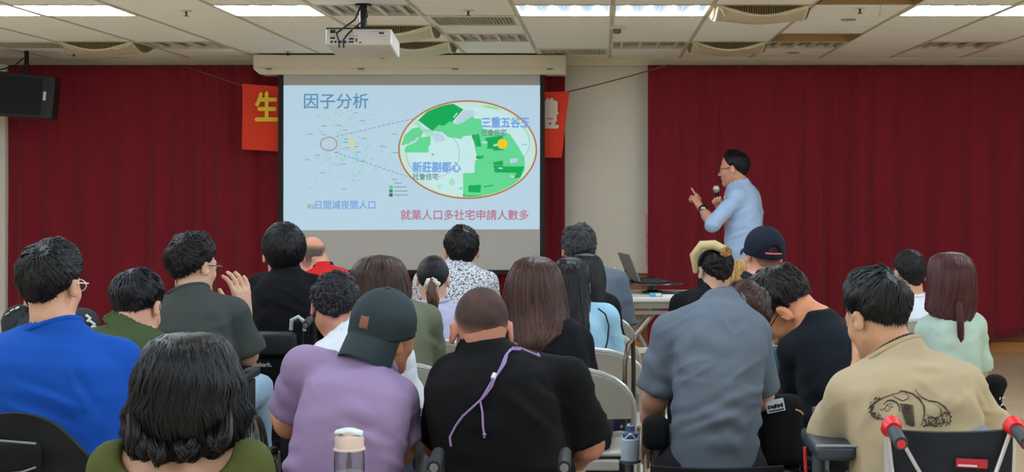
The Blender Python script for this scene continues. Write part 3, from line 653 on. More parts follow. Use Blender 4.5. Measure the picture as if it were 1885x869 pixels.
# ceiling: backing slab, boards one by one, grid bars
b = MB(); b.box(XL-.2, XR+.2, YB-.2, YW+.4, CZ+.12, CZ+.2); ceiling = struct('ceiling', b, m_dark)
cellx = lambda k: T0+k*TS; celly = lambda j: 11.36+j*TS      # cell k spans cellx(k)..+.6, row j celly(j)..+.6
LIT = [(-7, -4), (-6, -4), (-4, -4), (-1, -4), (0, -4), (3, -4), (4, -4)]
for j in (-8, -12, -16, -20): LIT += [(k, j) for k in (-7, -5, -4, -1, 0, 3, 4, 6)]
FANS = [(1, -4), (1, 0), (-3, -2), (-3, 0), (-7, 0)]
UNLIT = [(0, 0), (2, 0), (4, 0), (-6, 0), (-3, -4), (-2, -1)]
VENT = [(-2, -3), (-1, 1), (-8, 0)]
WOODP = [(2, -1), (2, -5)]
skip = set(LIT+FANS+UNLIT+VENT+WOODP)
mb = MB(); g = .0045; mb.box(-.3+.011, .3-.011, -.3+g, .3-g, 0, .014); ct_me = mb.mesh('ceiling_tile', m_tile, bevel=.0025)
far = MB()
for k in range(-10, 10):
    for j in range(-24, 3):
        if (k, j) in skip: continue
        x0, y0 = cellx(k), celly(j); x1, y1 = x0+TS, min(y0+TS, YW-.1)
        if x1 < XL or x0 > XR or y1 < YB or y1-y0 < .05: continue
        vis = y1 > 8.6 and (cellx(k)+.6)*F/y1+VX > -20 and x0*F/y1+VX < 1905
        if vis and j < 2: link('tile', ct_me, ceiling, (x0+.3, y0+.3, CZ))
        elif vis: mb = MB(); mb.box(x0+.011, x1-.011, y0+g, y1, CZ, CZ+.014); mb.build('tile', m_tile, ceiling)
        else: far.box(max(x0, XL)+.011, min(x1, XR)-.011, y0+g, y1-g, CZ, CZ+.014)
tag(far.build('tiles', m_tile, ceiling), kind='stuff')
mb = MB(); mb.box(-.0125, .0125, YB, YW-.1, CZ-.003, CZ+.03); bar = mb.mesh('grid_bar', mat('grid_paint', (196, 186, 166), .6))
for k in range(-9, 10):
    if XL < cellx(k) < XR: link('grid_bar', bar, ceiling, (cellx(k), 0, 0))

m_tube = mat('tube_glow', (224, 240, 255), .5, emis=LAMP); m_diff = mat('lamp_diffuser', (198, 226, 250), .5, emis=LAMP*.012); m_diff.node_tree.nodes['Principled BSDF'].inputs['Base Color'].default_value = (.02, .025, .03, 1)
m_tube_off = mat('tube_off', (214, 206, 190), .4); m_diff_off = mat('reflector_off', (176, 166, 146), .5)
def fixture_meshes(lit):
    fr = MB()
    for (x0, x1, y0, y1) in ((-.298, .298, -.298, -.28), (-.298, .298, .28, .298), (-.298, -.28, -.28, .28), (.28, .298, -.28, .28)): fr.box(x0, x1, y0, y1, -.006, .03)
    pn = MB(); pn.box(-.28, .28, -.28, .28, .022, .03)
    for i in range(5): pn.box(-.28+i*.14-.004, -.28+i*.14+.004, -.28, .28, .014, .022)
    tb = MB()
    for i in range(4): tb.tube([(-.21+i*.14, -.275, .006), (-.21+i*.14, .275, .006)], .013, 10)
    return fr.mesh('frame', m_metal_w), pn.mesh('reflector', m_diff if lit else m_diff_off), tb.mesh('tubes', m_tube if lit else m_tube_off, smooth=True)
FM = {True: fixture_meshes(True), False: fixture_meshes(False)}
WHERE = {(-7, -4): 'at the far left end of the row', (-6, -4): 'second from the left end of the row', (-4, -4): 'between the left pair and the projector', (-1, -4): 'left one of the pair over the screen edge',
         (0, -4): 'right one of the pair, beside the round ceiling fan', (3, -4): 'over the right hand curtain', (4, -4): 'cut by the right edge of the photo'}
def fixture(k, j, lit, label, group):
    t = thing('ceiling_light', label, 'light', (cellx(k)+.3, celly(j)+.3, CZ), group=group)
    for nm, me in zip(('frame', 'reflector', 'tubes'), FM[lit]):
        o = link(nm, me, t)
        if nm == 'tubes': o['kind'] = 'stuff'
    return t
for (k, j) in LIT: fixture(k, j, True, 'lit square fluorescent ceiling light, '+WHERE[(k, j)] if (k, j) in WHERE else 'lit ceiling light over the seats, %s row back, %s from the left' % (['', 'first', 'second', 'third', 'fourth'][(-4-j)//4], {-7: 'first', -5: 'second', -4: 'third', -1: 'fourth', 0: 'fifth', 3: 'sixth', 4: 'seventh', 6: 'eighth'}[k]), 'lit ceiling lights' if (k, j) in WHERE else 'lights over the seats')
UL = {(0, 0): 'between the small perforated grille and the far round fan', (2, 0): 'below the yellowed wooden panel', (4, 0): 'over the right hand curtain', (-6, 0): 'right of the left round fan', (-3, -4): 'tinted green above the projector mount', (-2, -1): 'beside the two round fans near the projector'}
for (k, j) in UNLIT: fixture(k, j, False, 'switched-off square ceiling light '+UL[(k, j)], 'unlit ceiling lights')
# vents
VL = {(-2, -3): 'air vent with slanted dark slats right of the projector', (-1, 1): 'small perforated air grille above the screen housing end', (-8, 0): 'perforated air grille near the left speaker'}
for (k, j) in VENT:
    t = thing('air_vent', VL[(k, j)], 'vent', (cellx(k)+.3, celly(j)+.3, CZ), group='ceiling air vents')
    b = MB()
    for (x0, x1, y0, y1) in ((-.298, .298, -.298, -.26), (-.298, .298, .26, .298), (-.298, -.26, -.26, .26), (.26, .298, -.26, .26)): b.box(x0, x1, y0, y1, -.008, .03)
    b.build('frame', m_metal_w, t, bevel=.003); b = MB(); b.box(-.27, .27, -.27, .27, .028, .034); b.build('backing', mat('vent_dark', (40, 42, 34), .9), t)
    mb = MB(); mb.box(-.0035, .0035, -.26, .26, -.004, .026, Matrix.Rotation(.5, 4, 'Y')); sm = mb.mesh('slat', mat('slat_paint', (190, 186, 164), .5))
    for i in range(23): link('slat', sm, t, (-.25+i*.0227, 0, 0))
    if (k, j) != (-2, -3):
        b = MB(); [b.box(-.26, .26, -.26+q*.065-.004, -.26+q*.065+.004, -.004, .01) for q in range(9)]; b.build('cross_bars', mat('slat_paint', (190, 186, 164), .5), t)
for (k, j), lb in zip(WOODP, ('open square ceiling panel with yellowed wood beyond the right fan', 'open square ceiling panel with yellowed wood at the top edge of the photo')):
    t = thing('ceiling_panel', lb, 'panel', (cellx(k)+.3, celly(j)+.3, CZ), group='yellowed ceiling panels')
    b = MB(); b.box(-.29, .29, -.29, .29, .04, .05); b.build('board', mat('yellow_wood', (186, 148, 92), .6, var=.25, stretch=(1, 5, 1), vscale=3), t)
    b = MB()
    for (x0, x1, y0, y1) in ((-.298, .298, -.298, -.285), (-.298, .298, .285, .298), (-.298, -.285, -.285, .285), (.285, .298, -.285, .285)): b.box(x0, x1, y0, y1, -.003, .045)
    b.build('frame', mat('yellow_frame', (170, 140, 95), .6), t)
# round recessed ceiling fans
m_fan = mat('fan_plastic', (206, 194, 162), .5); m_fin = mat('fan_fins', (150, 128, 92), .6)
def ceiling_fan(k, j, label):
    t = thing('ceiling_fan', label, 'fan', (cellx(k)+.3, celly(j)+.3, CZ), group='round ceiling fans')
    b = MB()
    for (x0, x1, y0, y1) in ((-.298, .298, -.298, -.282), (-.298, .298, .282, .298), (-.298, -.282, -.282, .282), (.282, .298, -.282, .282)): b.box(x0, x1, y0, y1, -.006, .03)
    b.build('frame', m_fan, t)
    sag = lambda u: .058*max(0., math.cos(u*PI/2))**1.2
    def bowl(u, v_):
        u, v_ = u*2-1, v_*2-1; cu, cv = max(0., math.cos(u*PI/2))**1.2, max(0., math.cos(v_*PI/2))**1.2; return (u*.262, v_*.262, -.006-.058*(cu+cv-cu*cv)-.020*cu*cv), (0, 0, 1)
    b = MB(); b.sheet(bowl, 20, 20, .004); b.build('bowl', m_fan, t, smooth=True)
    mb = MB(); mb.tube([(.27*u, -.268, -.004-sag(u)) for u in np.linspace(-1.05, 1.05, 17) if abs(u) <= 1.06], .0085, 8); bar_ = mb.mesh('arched_bar', mat('fan_bar', (226, 220, 196), .4), smooth=True)
    mb = MB(); mb._add([(.275*u, -.280, 0.) for u in np.linspace(-1, 1, 17)]+[(.27*u, -.268, -.004-sag(u)) for u in np.linspace(-1, 1, 17)], [(q, q+1, q+18, q+17) for q in range(16)]); crs = mb.mesh('louver', mat('fan_dark', (124, 100, 66), .8))
    mb = MB(); [mb.box(.27*u-.0018, .27*u+.0018, -.290, -.272, -.002-sag(u), .0) for u in np.linspace(-.94, .94, 36)]; fn_ = mb.mesh('fins', m_fin)
    mb = MB(); mb.tube([(.02, -.235, -.052), (.15, -.22, -.048), (.235, -.245, -.024), (.278, -.278, -.002)], [.004, .006, .008, .010], 8); arm_ = mb.mesh('arm', mat('fan_bar', (226, 220, 196), .4), smooth=True)
    for q in range(4):
        for nm, me in (('arched_bar', bar_), ('louver', crs), ('fins', fn_), ('arm', arm_)):
            o = link(nm, me, t, (0, 0, 0), (0, 0, q*PI/2))
            if nm == 'fins': o['kind'] = 'stuff'
for (k, j), lb in zip(FANS, ('round recessed ceiling fan beside the lit pair of lights', 'round recessed ceiling fan near the curtain, under the bigger one', 'round recessed ceiling fan just behind the projector', 'round recessed ceiling fan low over the screen housing', 'round recessed ceiling fan over the left curtain')): ceiling_fan(k, j, lb)
# sprinklers, smoke detector, pull cord
for (px, py), lb in zip(((343, 23), (530, 97), (862, 22), (1583, 18), (136, 98)), ('small ceiling sprinkler left of the third light', 'small ceiling sprinkler in front of the screen housing', 'small ceiling sprinkler by the slatted vent', 'small ceiling sprinkler beside the hanging cord', 'small ceiling sprinkler by the left fan')):
    Y = 1.03*F/(330-py); t = thing('sprinkler', lb, 'sprinkler', ((px-VX)*Y/F, Y, CZ), group='sprinklers')
    b = MB(); b.lathe([(.034, 0), (.036, -.004), (.014, -.006)], 16); b.build('rose', m_metal_w, t, smooth=True)
    b = MB(); b.lathe([(.008, -.005), (.006, -.03), (.016, -.032), (.016, -.035)], 12); b.build('nozzle', mat('sprinkler_metal', (60, 48, 40), .4, metal=.6), t, smooth=True)
Y = 1.02*F/(330-54); t = thing('smoke_detector', 'white round smoke detector by the central ceiling bar', 'detector', ((1136-VX)*Y/F, Y, CZ))
b = MB(); b.lathe([(.055, 0), (.055, -.018), (.03, -.022)], 20); b.build('base', m_metal_w, t, smooth=True)
b = MB(); b.lathe([(.028, -.02), (.026, -.048), (.015, -.052)], 16); b.build('sensor', mat('sensor_grey', (90, 86, 80), .6), t, smooth=True)
for px, py, lb in ((1562, 36, 'flat ceiling speaker plate near the hanging cord'), (1460, 97, 'small round cap in the ceiling near the right curtain')):
    Y = 1.04*F/(330-py); b = MB(); b.lathe([(.05, 0), (.05, -.006)], 16); tag(b.build('ceiling_plate', mat('plate_tan', (170, 156, 132), .6), loc=((px-VX)*Y/F, Y, CZ)), lb, 'plate')
p = at(1619, 30, 8.0); b = MB(); b.tube([(p[0]+.01, 8, CZ), (p[0]+.004, 8, p[2]+.03), (p[0], 8, p[2])], [.002, .002, .004], 6); tag(b.build('pull_cord', mat('cord_beige', (150, 130, 100), .7)), 'thin beige cord hanging from the ceiling', 'cord')

# ------------------------------------------------------------------ curtains
m_curt = mat('curtain_red', (128, 27, 40), .85, bump=.2, scale=300, var=.12, sheen=.2, spec=.2, stretch=(3, 3, .4), vscale=2, dist=.002)
def curtain(name, x0, x1, zt, zb, yc, seed, label, lift=None):
    nx = int((x1-x0)/.012); nz = 26; X = np.linspace(x0, x1, nx); r = np.random.default_rng(seed); V = []
    ph = np.cumsum(.012*2*PI/(.24+.12*noise(np.stack([X*1.7, X*0, X*0], 1), 1, seed)))
    for k in range(nz):
        t = k/(nz-1); z = zt+(zb-zt)*t; P = np.stack([X*1.2, X*0+t*1.5, X*0], 1)
        amp = (.010+.022*t)*(1+.5*noise(P, 1, seed+1)); y = yc+amp*np.sin(ph+.5*noise(P, 1.3, seed+2))+.006*np.sin(ph*2.3+1)*(1-t*.5)+.02*noise(P, 2, seed+3)*t
        zz = np.full_like(X, z)
        if lift is not None: q = lift(X); zz = zt+(np.maximum(zb, q)-zt)*t; s = np.clip((q-zb)/.2, 0, 1); y = y+.03*s*np.sin(zz*22+X*14)*t
        V.append(np.stack([X, y, zz], 1))
    V = np.array(V).reshape(-1, 3); i, j = np.meshgrid(np.arange(nz-1), np.arange(nx-1), indexing='ij'); a = (i*nx+j).ravel(); Q = np.stack([a, a+nx, a+nx+1, a+1], 1)
    o = link(name, mesh_np(name, V, Q, m_curt)); md = o.modifiers.new('thick', 'SOLIDIFY'); md.thickness = .004; tag(o, label, 'curtain', 'red stage curtains'); return o
curtain('curtain', at(12, 0, 12.8)[0], at(1040, 0, 12.8)[0], 2.474, .03, 12.83, 3, 'long dark red pleated curtain hanging behind the projection screen')
curtain('curtain', at(1193, 0, 12.8)[0], XR-.02, 2.474, .035, 12.83, 8, 'long dark red pleated curtain behind the standing speaker', lift=lambda X: .035+np.clip((X-2.9)/1.0, 0, 1)**1.2*.22)

# ------------------------------------------------------------------ projection screen and what is shown on it
YS = 12.55; S = lambda px, py, d=0.: at(px, py, YS-d)
scr = thing('projection_screen', 'large pull-down projection screen showing a bright map slide', 'screen', (S(757, 0)[0], YS, .9)); off = np.array(scr.location)
def sbox(px0, px1, py0, py1, y0, y1): a = S(px0, py1); c = S(px1, py0); return (a[0]-off[0], c[0]-off[0], y0-off[1], y1-off[1], a[2]-off[2], c[2]-off[2])
b = MB(); b.box(*sbox(521, 995, 138, 500, YS, YS+.004)); b.build('fabric', mat('screen_fabric', (194, 191, 188), .8), scr)
b = MB(); m_blk = mat('screen_border', (14, 14, 16), .7)
b.box(*sbox(512, 522, 138, 500, YS-.001, YS+.003)); b.build('border', m_blk, scr); b = MB(); b.box(*sbox(994, 1003, 138, 500, YS-.001, YS+.003)); b.build('border', m_blk, scr)
b = MB(); b.box(*sbox(505, 1010, 497, 505, YS-.015, YS+.018)); b.build('bottom_bar', m_blk, scr, bevel=.004)
a = S(472, 138); c = S(1042, 108); x0, x1 = a[0]-off[0], c[0]-off[0]; z0, z1 = a[2]-off[2], c[2]-off[2]
h = MB(); zz = z1-z0; z1 += .022; P = [(-.12, z0+zz*.45), (-.09, z0+zz*.30), (-.09, z0), (.16, z0), (.16, z1), (-.12, z1)]
h._add([(x0+(.045 if z < z0+.02 else 0), y, z) for y, z in P]+[(x1-(.0 if z < z0+.02 else 0), y, z) for y, z in P], [tuple(range(6)), tuple(range(11, 5, -1))]+[(i, 6+i, 6+(i+1) % 6, (i+1) % 6) for i in range(6)])
h.build('housing', mat('screen_housing', (224, 214, 190), .6), scr, bevel=.004)
for px in (500, 668, 840, 1013):
    q = S(px, 127)-off; b = MB(); b.box(q[0]-.025, q[0]+.025, -.11, -.085, z0+zz*.28, z0+zz*.34); b.build('clip', mat('clip_grey', (120, 112, 98), .6), scr)
# the projected picture: flat, thin, on the fabric
EM = 1.0
def glow(name, col, e=.62):
    m = mat('slide_'+name, col, .9, emis=e*EM, spec=.1); c = lin(col); m.node_tree.nodes['Principled BSDF'].inputs['Base Color'].default_value = (c[0]*.35, c[1]*.35, c[2]*.35, 1); return m
LV = [0]
def flat(name, pts, m, lvl, parent=None):
    me = bpy.data.meshes.new(name); V = [tuple(S(p[0], p[1])-off+np.array([0, -lvl*.0006-.001, 0])) for p in pts]
    me.from_pydata(V, [], [tuple(range(len(V)))]); me.materials.append(m); return link(name, me, scr if parent is None else parent)
picture = flat('projected_picture', [(522, 157), (995, 157), (993, 422), (521, 424)], glow('ground', (176, 202, 218)), 0)
C2 = lambda q: (720+q[0]/3.6214, 180+q[1]/3.6214)
el = lambda cx, cy, rx, ry, n=64: [(cx+rx*math.cos(t), cy+ry*math.sin(t)) for t in np.linspace(0, 2*PI, n, endpoint=False)]
CLIP = (510, 345, 456, 322)
def clipE(p):
    dx, dy = p[0]-CLIP[0], p[1]-CLIP[1]; r = math.hypot(dx/CLIP[2], dy/CLIP[3]); return p if r <= 1 else (CLIP[0]+dx/r, CLIP[1]+dy/r)
def patch(name, poly, m, lvl): return flat(name, [C2(clipE(p)) for p in poly], m, lvl, picture)
flat('map_ground', [C2(p) for p in el(510, 345, 458, 324, 90)], glow('pale', (186, 218, 216)), 1, picture)
gD = glow('green_deep', (28, 176, 92), .5); gM = glow('green_mid', (98, 208, 144), .6); gL = glow('green_pale', (160, 218, 190), .6); gG = glow('ground', (176, 202, 218))
for pts, mm, lv in (
    ([(60, 330), (70, 280), (100, 230), (170, 160), (260, 100), (330, 75), (420, 60), (560, 60), (700, 90), (800, 140), (880, 220), (920, 300), (900, 420), (850, 520), (760, 600), (620, 650), (480, 655), (300, 620)], glow('pale2', (190, 222, 224)), 2),
    ([(70, 310), (90, 250), (140, 205), (190, 195), (215, 225), (200, 262), (130, 300), (75, 320)], gM, 3),
    ([(150, 170), (180, 150), (215, 200), (275, 222), (300, 250), (240, 262), (215, 225)], gL, 3),
    ([(275, 222), (318, 180), (350, 188), (395, 155), (440, 180), (480, 165), (540, 118), (560, 140), (600, 140), (610, 240), (535, 250), (480, 258), (470, 275), (380, 262), (340, 228)], gM, 4),
    ([(180, 150), (250, 85), (350, 50), (415, 40), (482, 78), (405, 165), (395, 155), (350, 188), (318, 180), (275, 222)], gD, 5),
    ([(413, 128), (438, 98), (446, 106), (421, 136)], glow('notch', (150, 214, 170)), 6),
    ([(90, 365), (92, 330), (150, 300), (190, 265), (265, 258), (262, 318), (250, 320), (250, 365)], gM, 4),
    ([(120, 300), (135, 285), (150, 296), (165, 270), (180, 262), (190, 270), (160, 300), (140, 308)], gG, 5),
    ([(590, 200), (700, 225), (790, 240), (850, 330), (890, 400), (892, 480), (860, 540), (800, 590), (720, 640), (600, 662), (480, 660), (480, 503), (555, 500), (560, 420), (575, 410), (560, 340), (545, 262), (600, 240)], gM, 3.5),
    ([(455, 120), (490, 80), (550, 85), (560, 110), (480, 165), (440, 180), (420, 160)], gG, 5),
    ([(600, 50), (660, 55), (725, 72), (720, 80), (650, 68)], glow('rim_green', (130, 214, 130)), 4),
    ([(535, 250), (585, 240), (602, 325), (565, 325)], gD, 6), ([(565, 388), (615, 385), (615, 405), (568, 408)], gD, 6),
    ([(625, 270), (745, 250), (752, 350), (680, 352), (680, 340), (640, 340), (645, 300)], gD, 6), ([(680, 430), (745, 418), (748, 458), (888, 458), (860, 530), (820, 538), (835, 500), (690, 498)], gD, 6),
    ([(680, 312), (712, 305), (712, 320), (682, 325)], gG, 7), ([(790, 408), (845, 402), (845, 432), (795, 440)], gG, 6), ([(795, 515), (825, 522), (815, 535), (795, 528)], gG, 7), ([(715, 465), (745, 466), (744, 474), (716, 474)], gG, 7),
    ([(515, 585), (600, 580), (595, 632), (515, 628)], gD, 6), ([(618, 590), (680, 580), (678, 588), (620, 598)], gD, 6), ([(480, 640), (490, 640), (490, 655), (600, 650), (600, 661), (480, 661)], gD, 6),
    ([(605, 290), (640, 290), (640, 303), (607, 303)], gG, 7), ([(275, 268), (280, 240), (320, 232), (350, 250), (360, 285), (300, 300)], gG, 5), ([(310, 570), (325, 600), (340, 565), (335, 600), (322, 608), (308, 595)], gL, 5), ([(385, 560), (400, 530), (430, 560), (420, 580), (390, 582)], gL, 5), ([(448, 605), (475, 595), (475, 607), (460, 610)], gM, 5)):
    patch('map_patch', pts, mm, lv)
def ring(name, cx, cy, rx, ry, wd, m, lvl, n=80):
    o = [(cx+(rx+wd/2)*math.cos(t), cy+(ry+wd/2)*math.sin(t)) for t in np.linspace(0, 2*PI, n, endpoint=False)]; i_ = [(cx+(rx-wd/2)*math.cos(t), cy+(ry-wd/2)*math.sin(t)) for t in np.linspace(0, 2*PI, n, endpoint=False)]
    me = bpy.data.meshes.new(name); V = [tuple(S(*p)-off+np.array([0, -lvl*.0006-.001, 0])) for p in o+i_]; me.from_pydata(V, [], [(k, (k+1) % n, n+(k+1) % n, n+k) for k in range(n)]); me.materials.append(m); return link(name, me, picture)
ring('map_outline', 861, 275.5, 126.5, 89.6, 2.4, glow('brown', (176, 112, 84), .5), 9); ring('map_outline', 861, 275.5, 124.6, 87.6, 1.2, glow('yellow_line', (214, 196, 120)), 8.5)
ring('radius_circle', 797, 283, 49, 43.5, .8, glow('grey_line', (136, 176, 160), .5), 8); ring('radius_circle', 925, 262, 50, 43, .8, glow('grey_line2', (118, 184, 152), .5), 8)
ring('locator_circle', 605.5, 265, 15, 12.4, 1.6, glow('brown2', (176, 130, 118), .5), 6)
flat('station_dot', el(925, 265, 8.4, 8.2, 24), glow('amber', (236, 196, 40), .6), 9, picture); flat('station_dot', el(925, 265, 9.8, 9.6, 24), glow('amber_pale', (168, 206, 90), .6), 8.6, picture)
flat('station_dot', el(796.5, 284.5, 2.2, 2.2, 12), glow('amber2', (190, 180, 110), .5), 9, picture); flat('station_dot', el(648, 264, 5.5, 7.5, 20), glow('sand', (206, 206, 160), .6), 5, picture)
def dashes(x0, y0, x1, y1, n, wd=.9):
    L = math.hypot(x1-x0, y1-y0); ux, uy = (x1-x0)/L, (y1-y0)/L; me = bpy.data.meshes.new('dashed_line'); V = []; Fc = []
    for i in range(n):
        a = L*(i+.15)/n; c = L*(i+.75)/n
        for (s, q) in ((a, -1), (c, -1), (c, 1), (a, 1)): V.append(tuple(S(x0+ux*s-uy*q*wd/2, y0+uy*s+ux*q*wd/2)-off+np.array([0, -.005, 0])))
        Fc.append(tuple(range(4*i, 4*i+4)))
    me.from_pydata(V, [], Fc); me.materials.append(glow('dash', (128, 128, 140), .45)); link('dashed_line', me, picture)
dashes(617, 252, 763, 218, 17); dashes(615, 280, 768, 331, 19)
r_ = random.Random(5); me = bpy.data.meshes.new('map_print'); V = []; Fc = []
for _ in range(170):
    a = r_.gauss(0, 1); c = r_.gauss(0, 1); x = 632+a*34; y = 275+c*34+abs(a)*6
    if not (560 < x < 735 and 203 < y < 350): continue
    wd = r_.uniform(2, 9); ht = r_.uniform(1, 3.5); n = len(V); sk = r_.uniform(-3, 3)
    for q in ((x-wd/2, y), (x+sk, y-ht), (x+wd/2, y-ht*.3), (x+wd*.3-sk, y+ht)): V.append(tuple(S(*q)-off+np.array([0, -.002, 0])))
    Fc.append((n, n+1, n+2, n+3))
me.from_pydata(V, [], Fc); me.materials.append(glow('faint', (160, 202, 204), .6)); tag(link('map_print', me, picture), kind='stuff')
me = bpy.data.meshes.new('map_marks'); V = []; Fc = []
for (x, y) in ((655, 208), (667, 222), (596, 232), (625, 231), (636, 239), (571, 247), (597, 248), (637, 256), (671, 255), (705, 270), (726, 247), (727, 281), (731, 281), (640, 272), (656, 270), (637, 262), (621, 280), (660, 280), (632, 302), (594, 318), (634, 348), (585, 286), (566, 294), (668, 297), (726, 330), (966, 266)):
    n = len(V)
    for q in ((x-4.5, y-.6), (x+4.5, y-.6), (x+4.5, y+.6), (x-4.5, y+.6)): V.append(tuple(S(*q)-off+np.array([0, -.0035-.004*(x > 800), 0])))
    Fc.append((n, n+1, n+2, n+3))
me.from_pydata(V, [], Fc); me.materials.append(glow('marks', (128, 158, 168), .5)); tag(link('map_marks', me, picture), kind='stuff')
for i, cc in enumerate(((196, 226, 210), (110, 200, 160), (40, 160, 105), (50, 120, 95))):
    y = 334+i*7.3; flat('legend_swatch', [(716.5, y), (723, y), (723, y+6), (716.5, y+6)], glow('lg%d' % i, cc, .5), 4, picture); flat('legend_mark', [(726, y+2.2), (726+(14, 22, 24, 26)[i], y+2.2), (726+(14, 22, 24, 26)[i], y+4), (726, y+4)], glow('lgt', (132, 176, 170), .5), 4, picture)
def slide_text(txt, x0, x1, y0, y1, m, lvl, bold=.0): a = S(x0, y1); c = S(x1, y0); return writing('writing', txt, a[0], c[0], a[2], c[2], YS-.0015-lvl*.0006, m, picture, off, bold=bold)
slide_text('因子分析', 560, 678, 172, 200, glow('title', (92, 142, 178), .6), 9, .0015)
tb = glow('blue_text', (116, 160, 220), .6); tg = glow('grey_text', (124, 152, 158), .5); tr_ = glow('rose_text', (178, 118, 140), .6)
slide_text('三重五谷王', 887, 975, 216, 235, tb, 12, .003); slide_text('社會住宅', 886, 932, 238, 250, tg, 12, .0015)
slide_text('新莊副都心', 760, 848, 298, 317, tb, 12, .003); slide_text('社會住宅', 760, 807, 319, 331, tg, 12, .0015)
slide_text('電信', 566, 580, 376, 384, tg, 9); slide_text('日間減夜間人口', 581, 691, 369, 385, glow('blue_text2', (128, 162, 212), .6), 9, .0015); slide_text('就業人口多社宅申請人數多', 738, 973, 386, 405, tr_, 9, .0015)

# ------------------------------------------------------------------ banner behind the screen with its strings
m_ban = mat('banner_red', (236, 62, 34), .8, bump=.1, scale=200)
ban = thing('banner', 'bright red cloth banner strung behind the projection screen', 'banner', (S(757, 0)[0], 12.66, 1.9)); bo = np.array(ban.location)
def bf(u, v_):
    px = 446+(1048-446)*u; t0 = 154+(168-154)*u+10*math.sin(PI*u); t1 = 275+(290-275)*u+6*math.sin(PI*u); px2 = px-(14*v_ if u > .97 else 0); q = at(px2, t0+(t1-t0)*v_, 12.66)-bo; q[1] += .012*math.sin(u*40)+.01*math.sin(v_*5+u*9); return q, (0, -1, 0)
b = MB(); b.sheet(bf, 60, 8, .003); b.build('cloth', m_ban, ban, smooth=True)
writing('writing', '生', *[at(471, 0, 12.64)[0], at(511, 0, 12.64)[0]], at(0, 222, 12.64)[2], at(0, 170, 12.64)[2], 12.635, mat('banner_yellow', (240, 208, 60), .8), ban, bo, bold=.008)
writing('writing', '禮', *[at(981, 0, 12.64)[0], at(1027, 0, 12.64)[0]], at(0, 236, 12.64)[2], at(0, 182, 12.64)[2], 12.635, mat('banner_white', (222, 206, 190), .8), ban, bo, bold=.008)
b = MB(); b.tube([at(1046, 169, 12.66), at(1100, 156, 12.7), at(1160, 140, 12.74), at(1226, 121, 12.78)], .006, 6); tag(b.build('string', mat('string_brown', (130, 84, 60), .8)), 'brown string from the banner to the right curtain top', 'string')
b = MB(); b.tube([at(446, 158, 12.66), at(390, 139, 12.72), at(330, 119, 12.78)], .004, 6); tag(b.build('string', mat('string_brown', (130, 84, 60), .8)), 'thin string from the banner to the left curtain top', 'string')
# pink notice at the curtain edge
nt_ = thing('notice', 'narrow pink paper notice beside the right curtain edge', 'notice', (at(1196, 0, YW)[0], YW-.006, 1.0)); o_ = np.array(nt_.location)
a = at(1188, 489, YW)-o_; c = at(1208, 395, YW)-o_; b = MB(); b.box(a[0], c[0], -.002, .002, a[2], c[2]); b.build('paper', mat('pink_paper', (232, 172, 176), .8), nt_)
b = MB(); q = lambda x, y: Vector(at(x, y, YW)-o_)+Vector((0, -.005, 0)); b.tube([q(1191, 432), q(1195, 445), q(1190, 455), q(1198, 462), q(1193, 474), q(1200, 480)], .004, 5); b.build('scribble', mat('scribble', (70, 40, 70), .8), nt_)

# ------------------------------------------------------------------ hanging projector
pj = thing('projector', 'white projector hanging from the ceiling on a black pole', 'projector', (at(661, 0, 8.8)[0], 8.95, CZ)); D0 = np.array(pj.location)
Mp = Matrix.Translation((0, 0, -.235)) @ Matrix.Rotation(-.19, 4, 'X')
m_pw = mat('projector_white', (206, 200, 192), .4)
b = MB(); hw, hd, ht = .198, .15, .05; v = [(-hw, -hd, -ht), (hw-.01, -hd, -ht), (hw, hd, -ht), (-hw+.02, hd, -ht), (-hw, -hd, ht), (hw-.01, -hd, ht), (hw, hd, ht), (-hw+.02, hd, ht)]
b._add([Mp @ Vector(p) for p in v], [(3,2,1,0),(4,5,6,7),(0,1,5,4),(1,2,6,5),(2,3,7,6),(3,0,4,7)]); b.build('body', m_pw, pj, bevel=.012, smooth=True)
b = MB(); b.box(-hw+.003, hw-.01, -hd-.001, -hd+.01, ht-.004, ht+.003, Mp); b.build('top_seam', mat('black_plastic', (20, 20, 22), .5), pj)
pm = mat('port_black', (24, 24, 28), .5)
for (x, z, wx, wz) in ((-.155, .03, .015, .010), (-.155, -.01, .014, .005), (-.16, -.033, .006, .006), (-.138, -.033, .006, .006), (-.112, -.033, .01, .007), (-.085, -.033, .01, .007), (-.045, -.015, .014, .005), (-.045, -.033, .014, .005), (-.015, -.022, .004, .010), (.008, -.036, .008, .003), (.13, .02, .014, .005)):
    b = MB(); b.box(x-wx, x+wx, -hd-.004, -hd+.002, z-wz, z+wz, Mp); b.build('port', pm, pj)
for (x, z, wx) in ((-.15, .006, .02), (-.05, .004, .04), (.1, .03, .03), (.14, .0, .02), (.15, -.02, .014), (.02, -.06, .001)):
    b = MB(); b.box(x-wx, x+wx, -hd-.0015, -hd+.001, z-.0012, z+.0012, Mp); b.build('label_line', mat('label_grey', (140, 138, 136), .6), pj)
b = MB(); b.lathe([(.045, 0), (.045, .03), (.03, .035)], 20, Mp @ Matrix.Translation((.09, hd-.005, 0)) @ Matrix.Rotation(-PI/2, 4, 'X')); b.build('lens_barrel', mat('black_plastic', (20, 20, 22), .5), pj, smooth=True)
b = MB(); b.box(-.04, .04, -.05, .05, ht+.002, ht+.04, Mp); b.box(-.12, -.04, -.012, .012, ht+.002, ht+.012, Mp); b.box(.04, .13, -.012, .012, ht+.002, ht+.012, Mp); b.build('mount_head', mat('black_plastic', (20, 20, 22), .5), pj, bevel=.004)
b = MB(); b.tube([(0, 0, -.15), (0, 0, -.01)], .022, 16); b.lathe([(.05, -.012), (.05, 0)], 20); b.build('pole', mat('black_metal', (22, 22, 25), .4, metal=.5), pj, smooth=True)
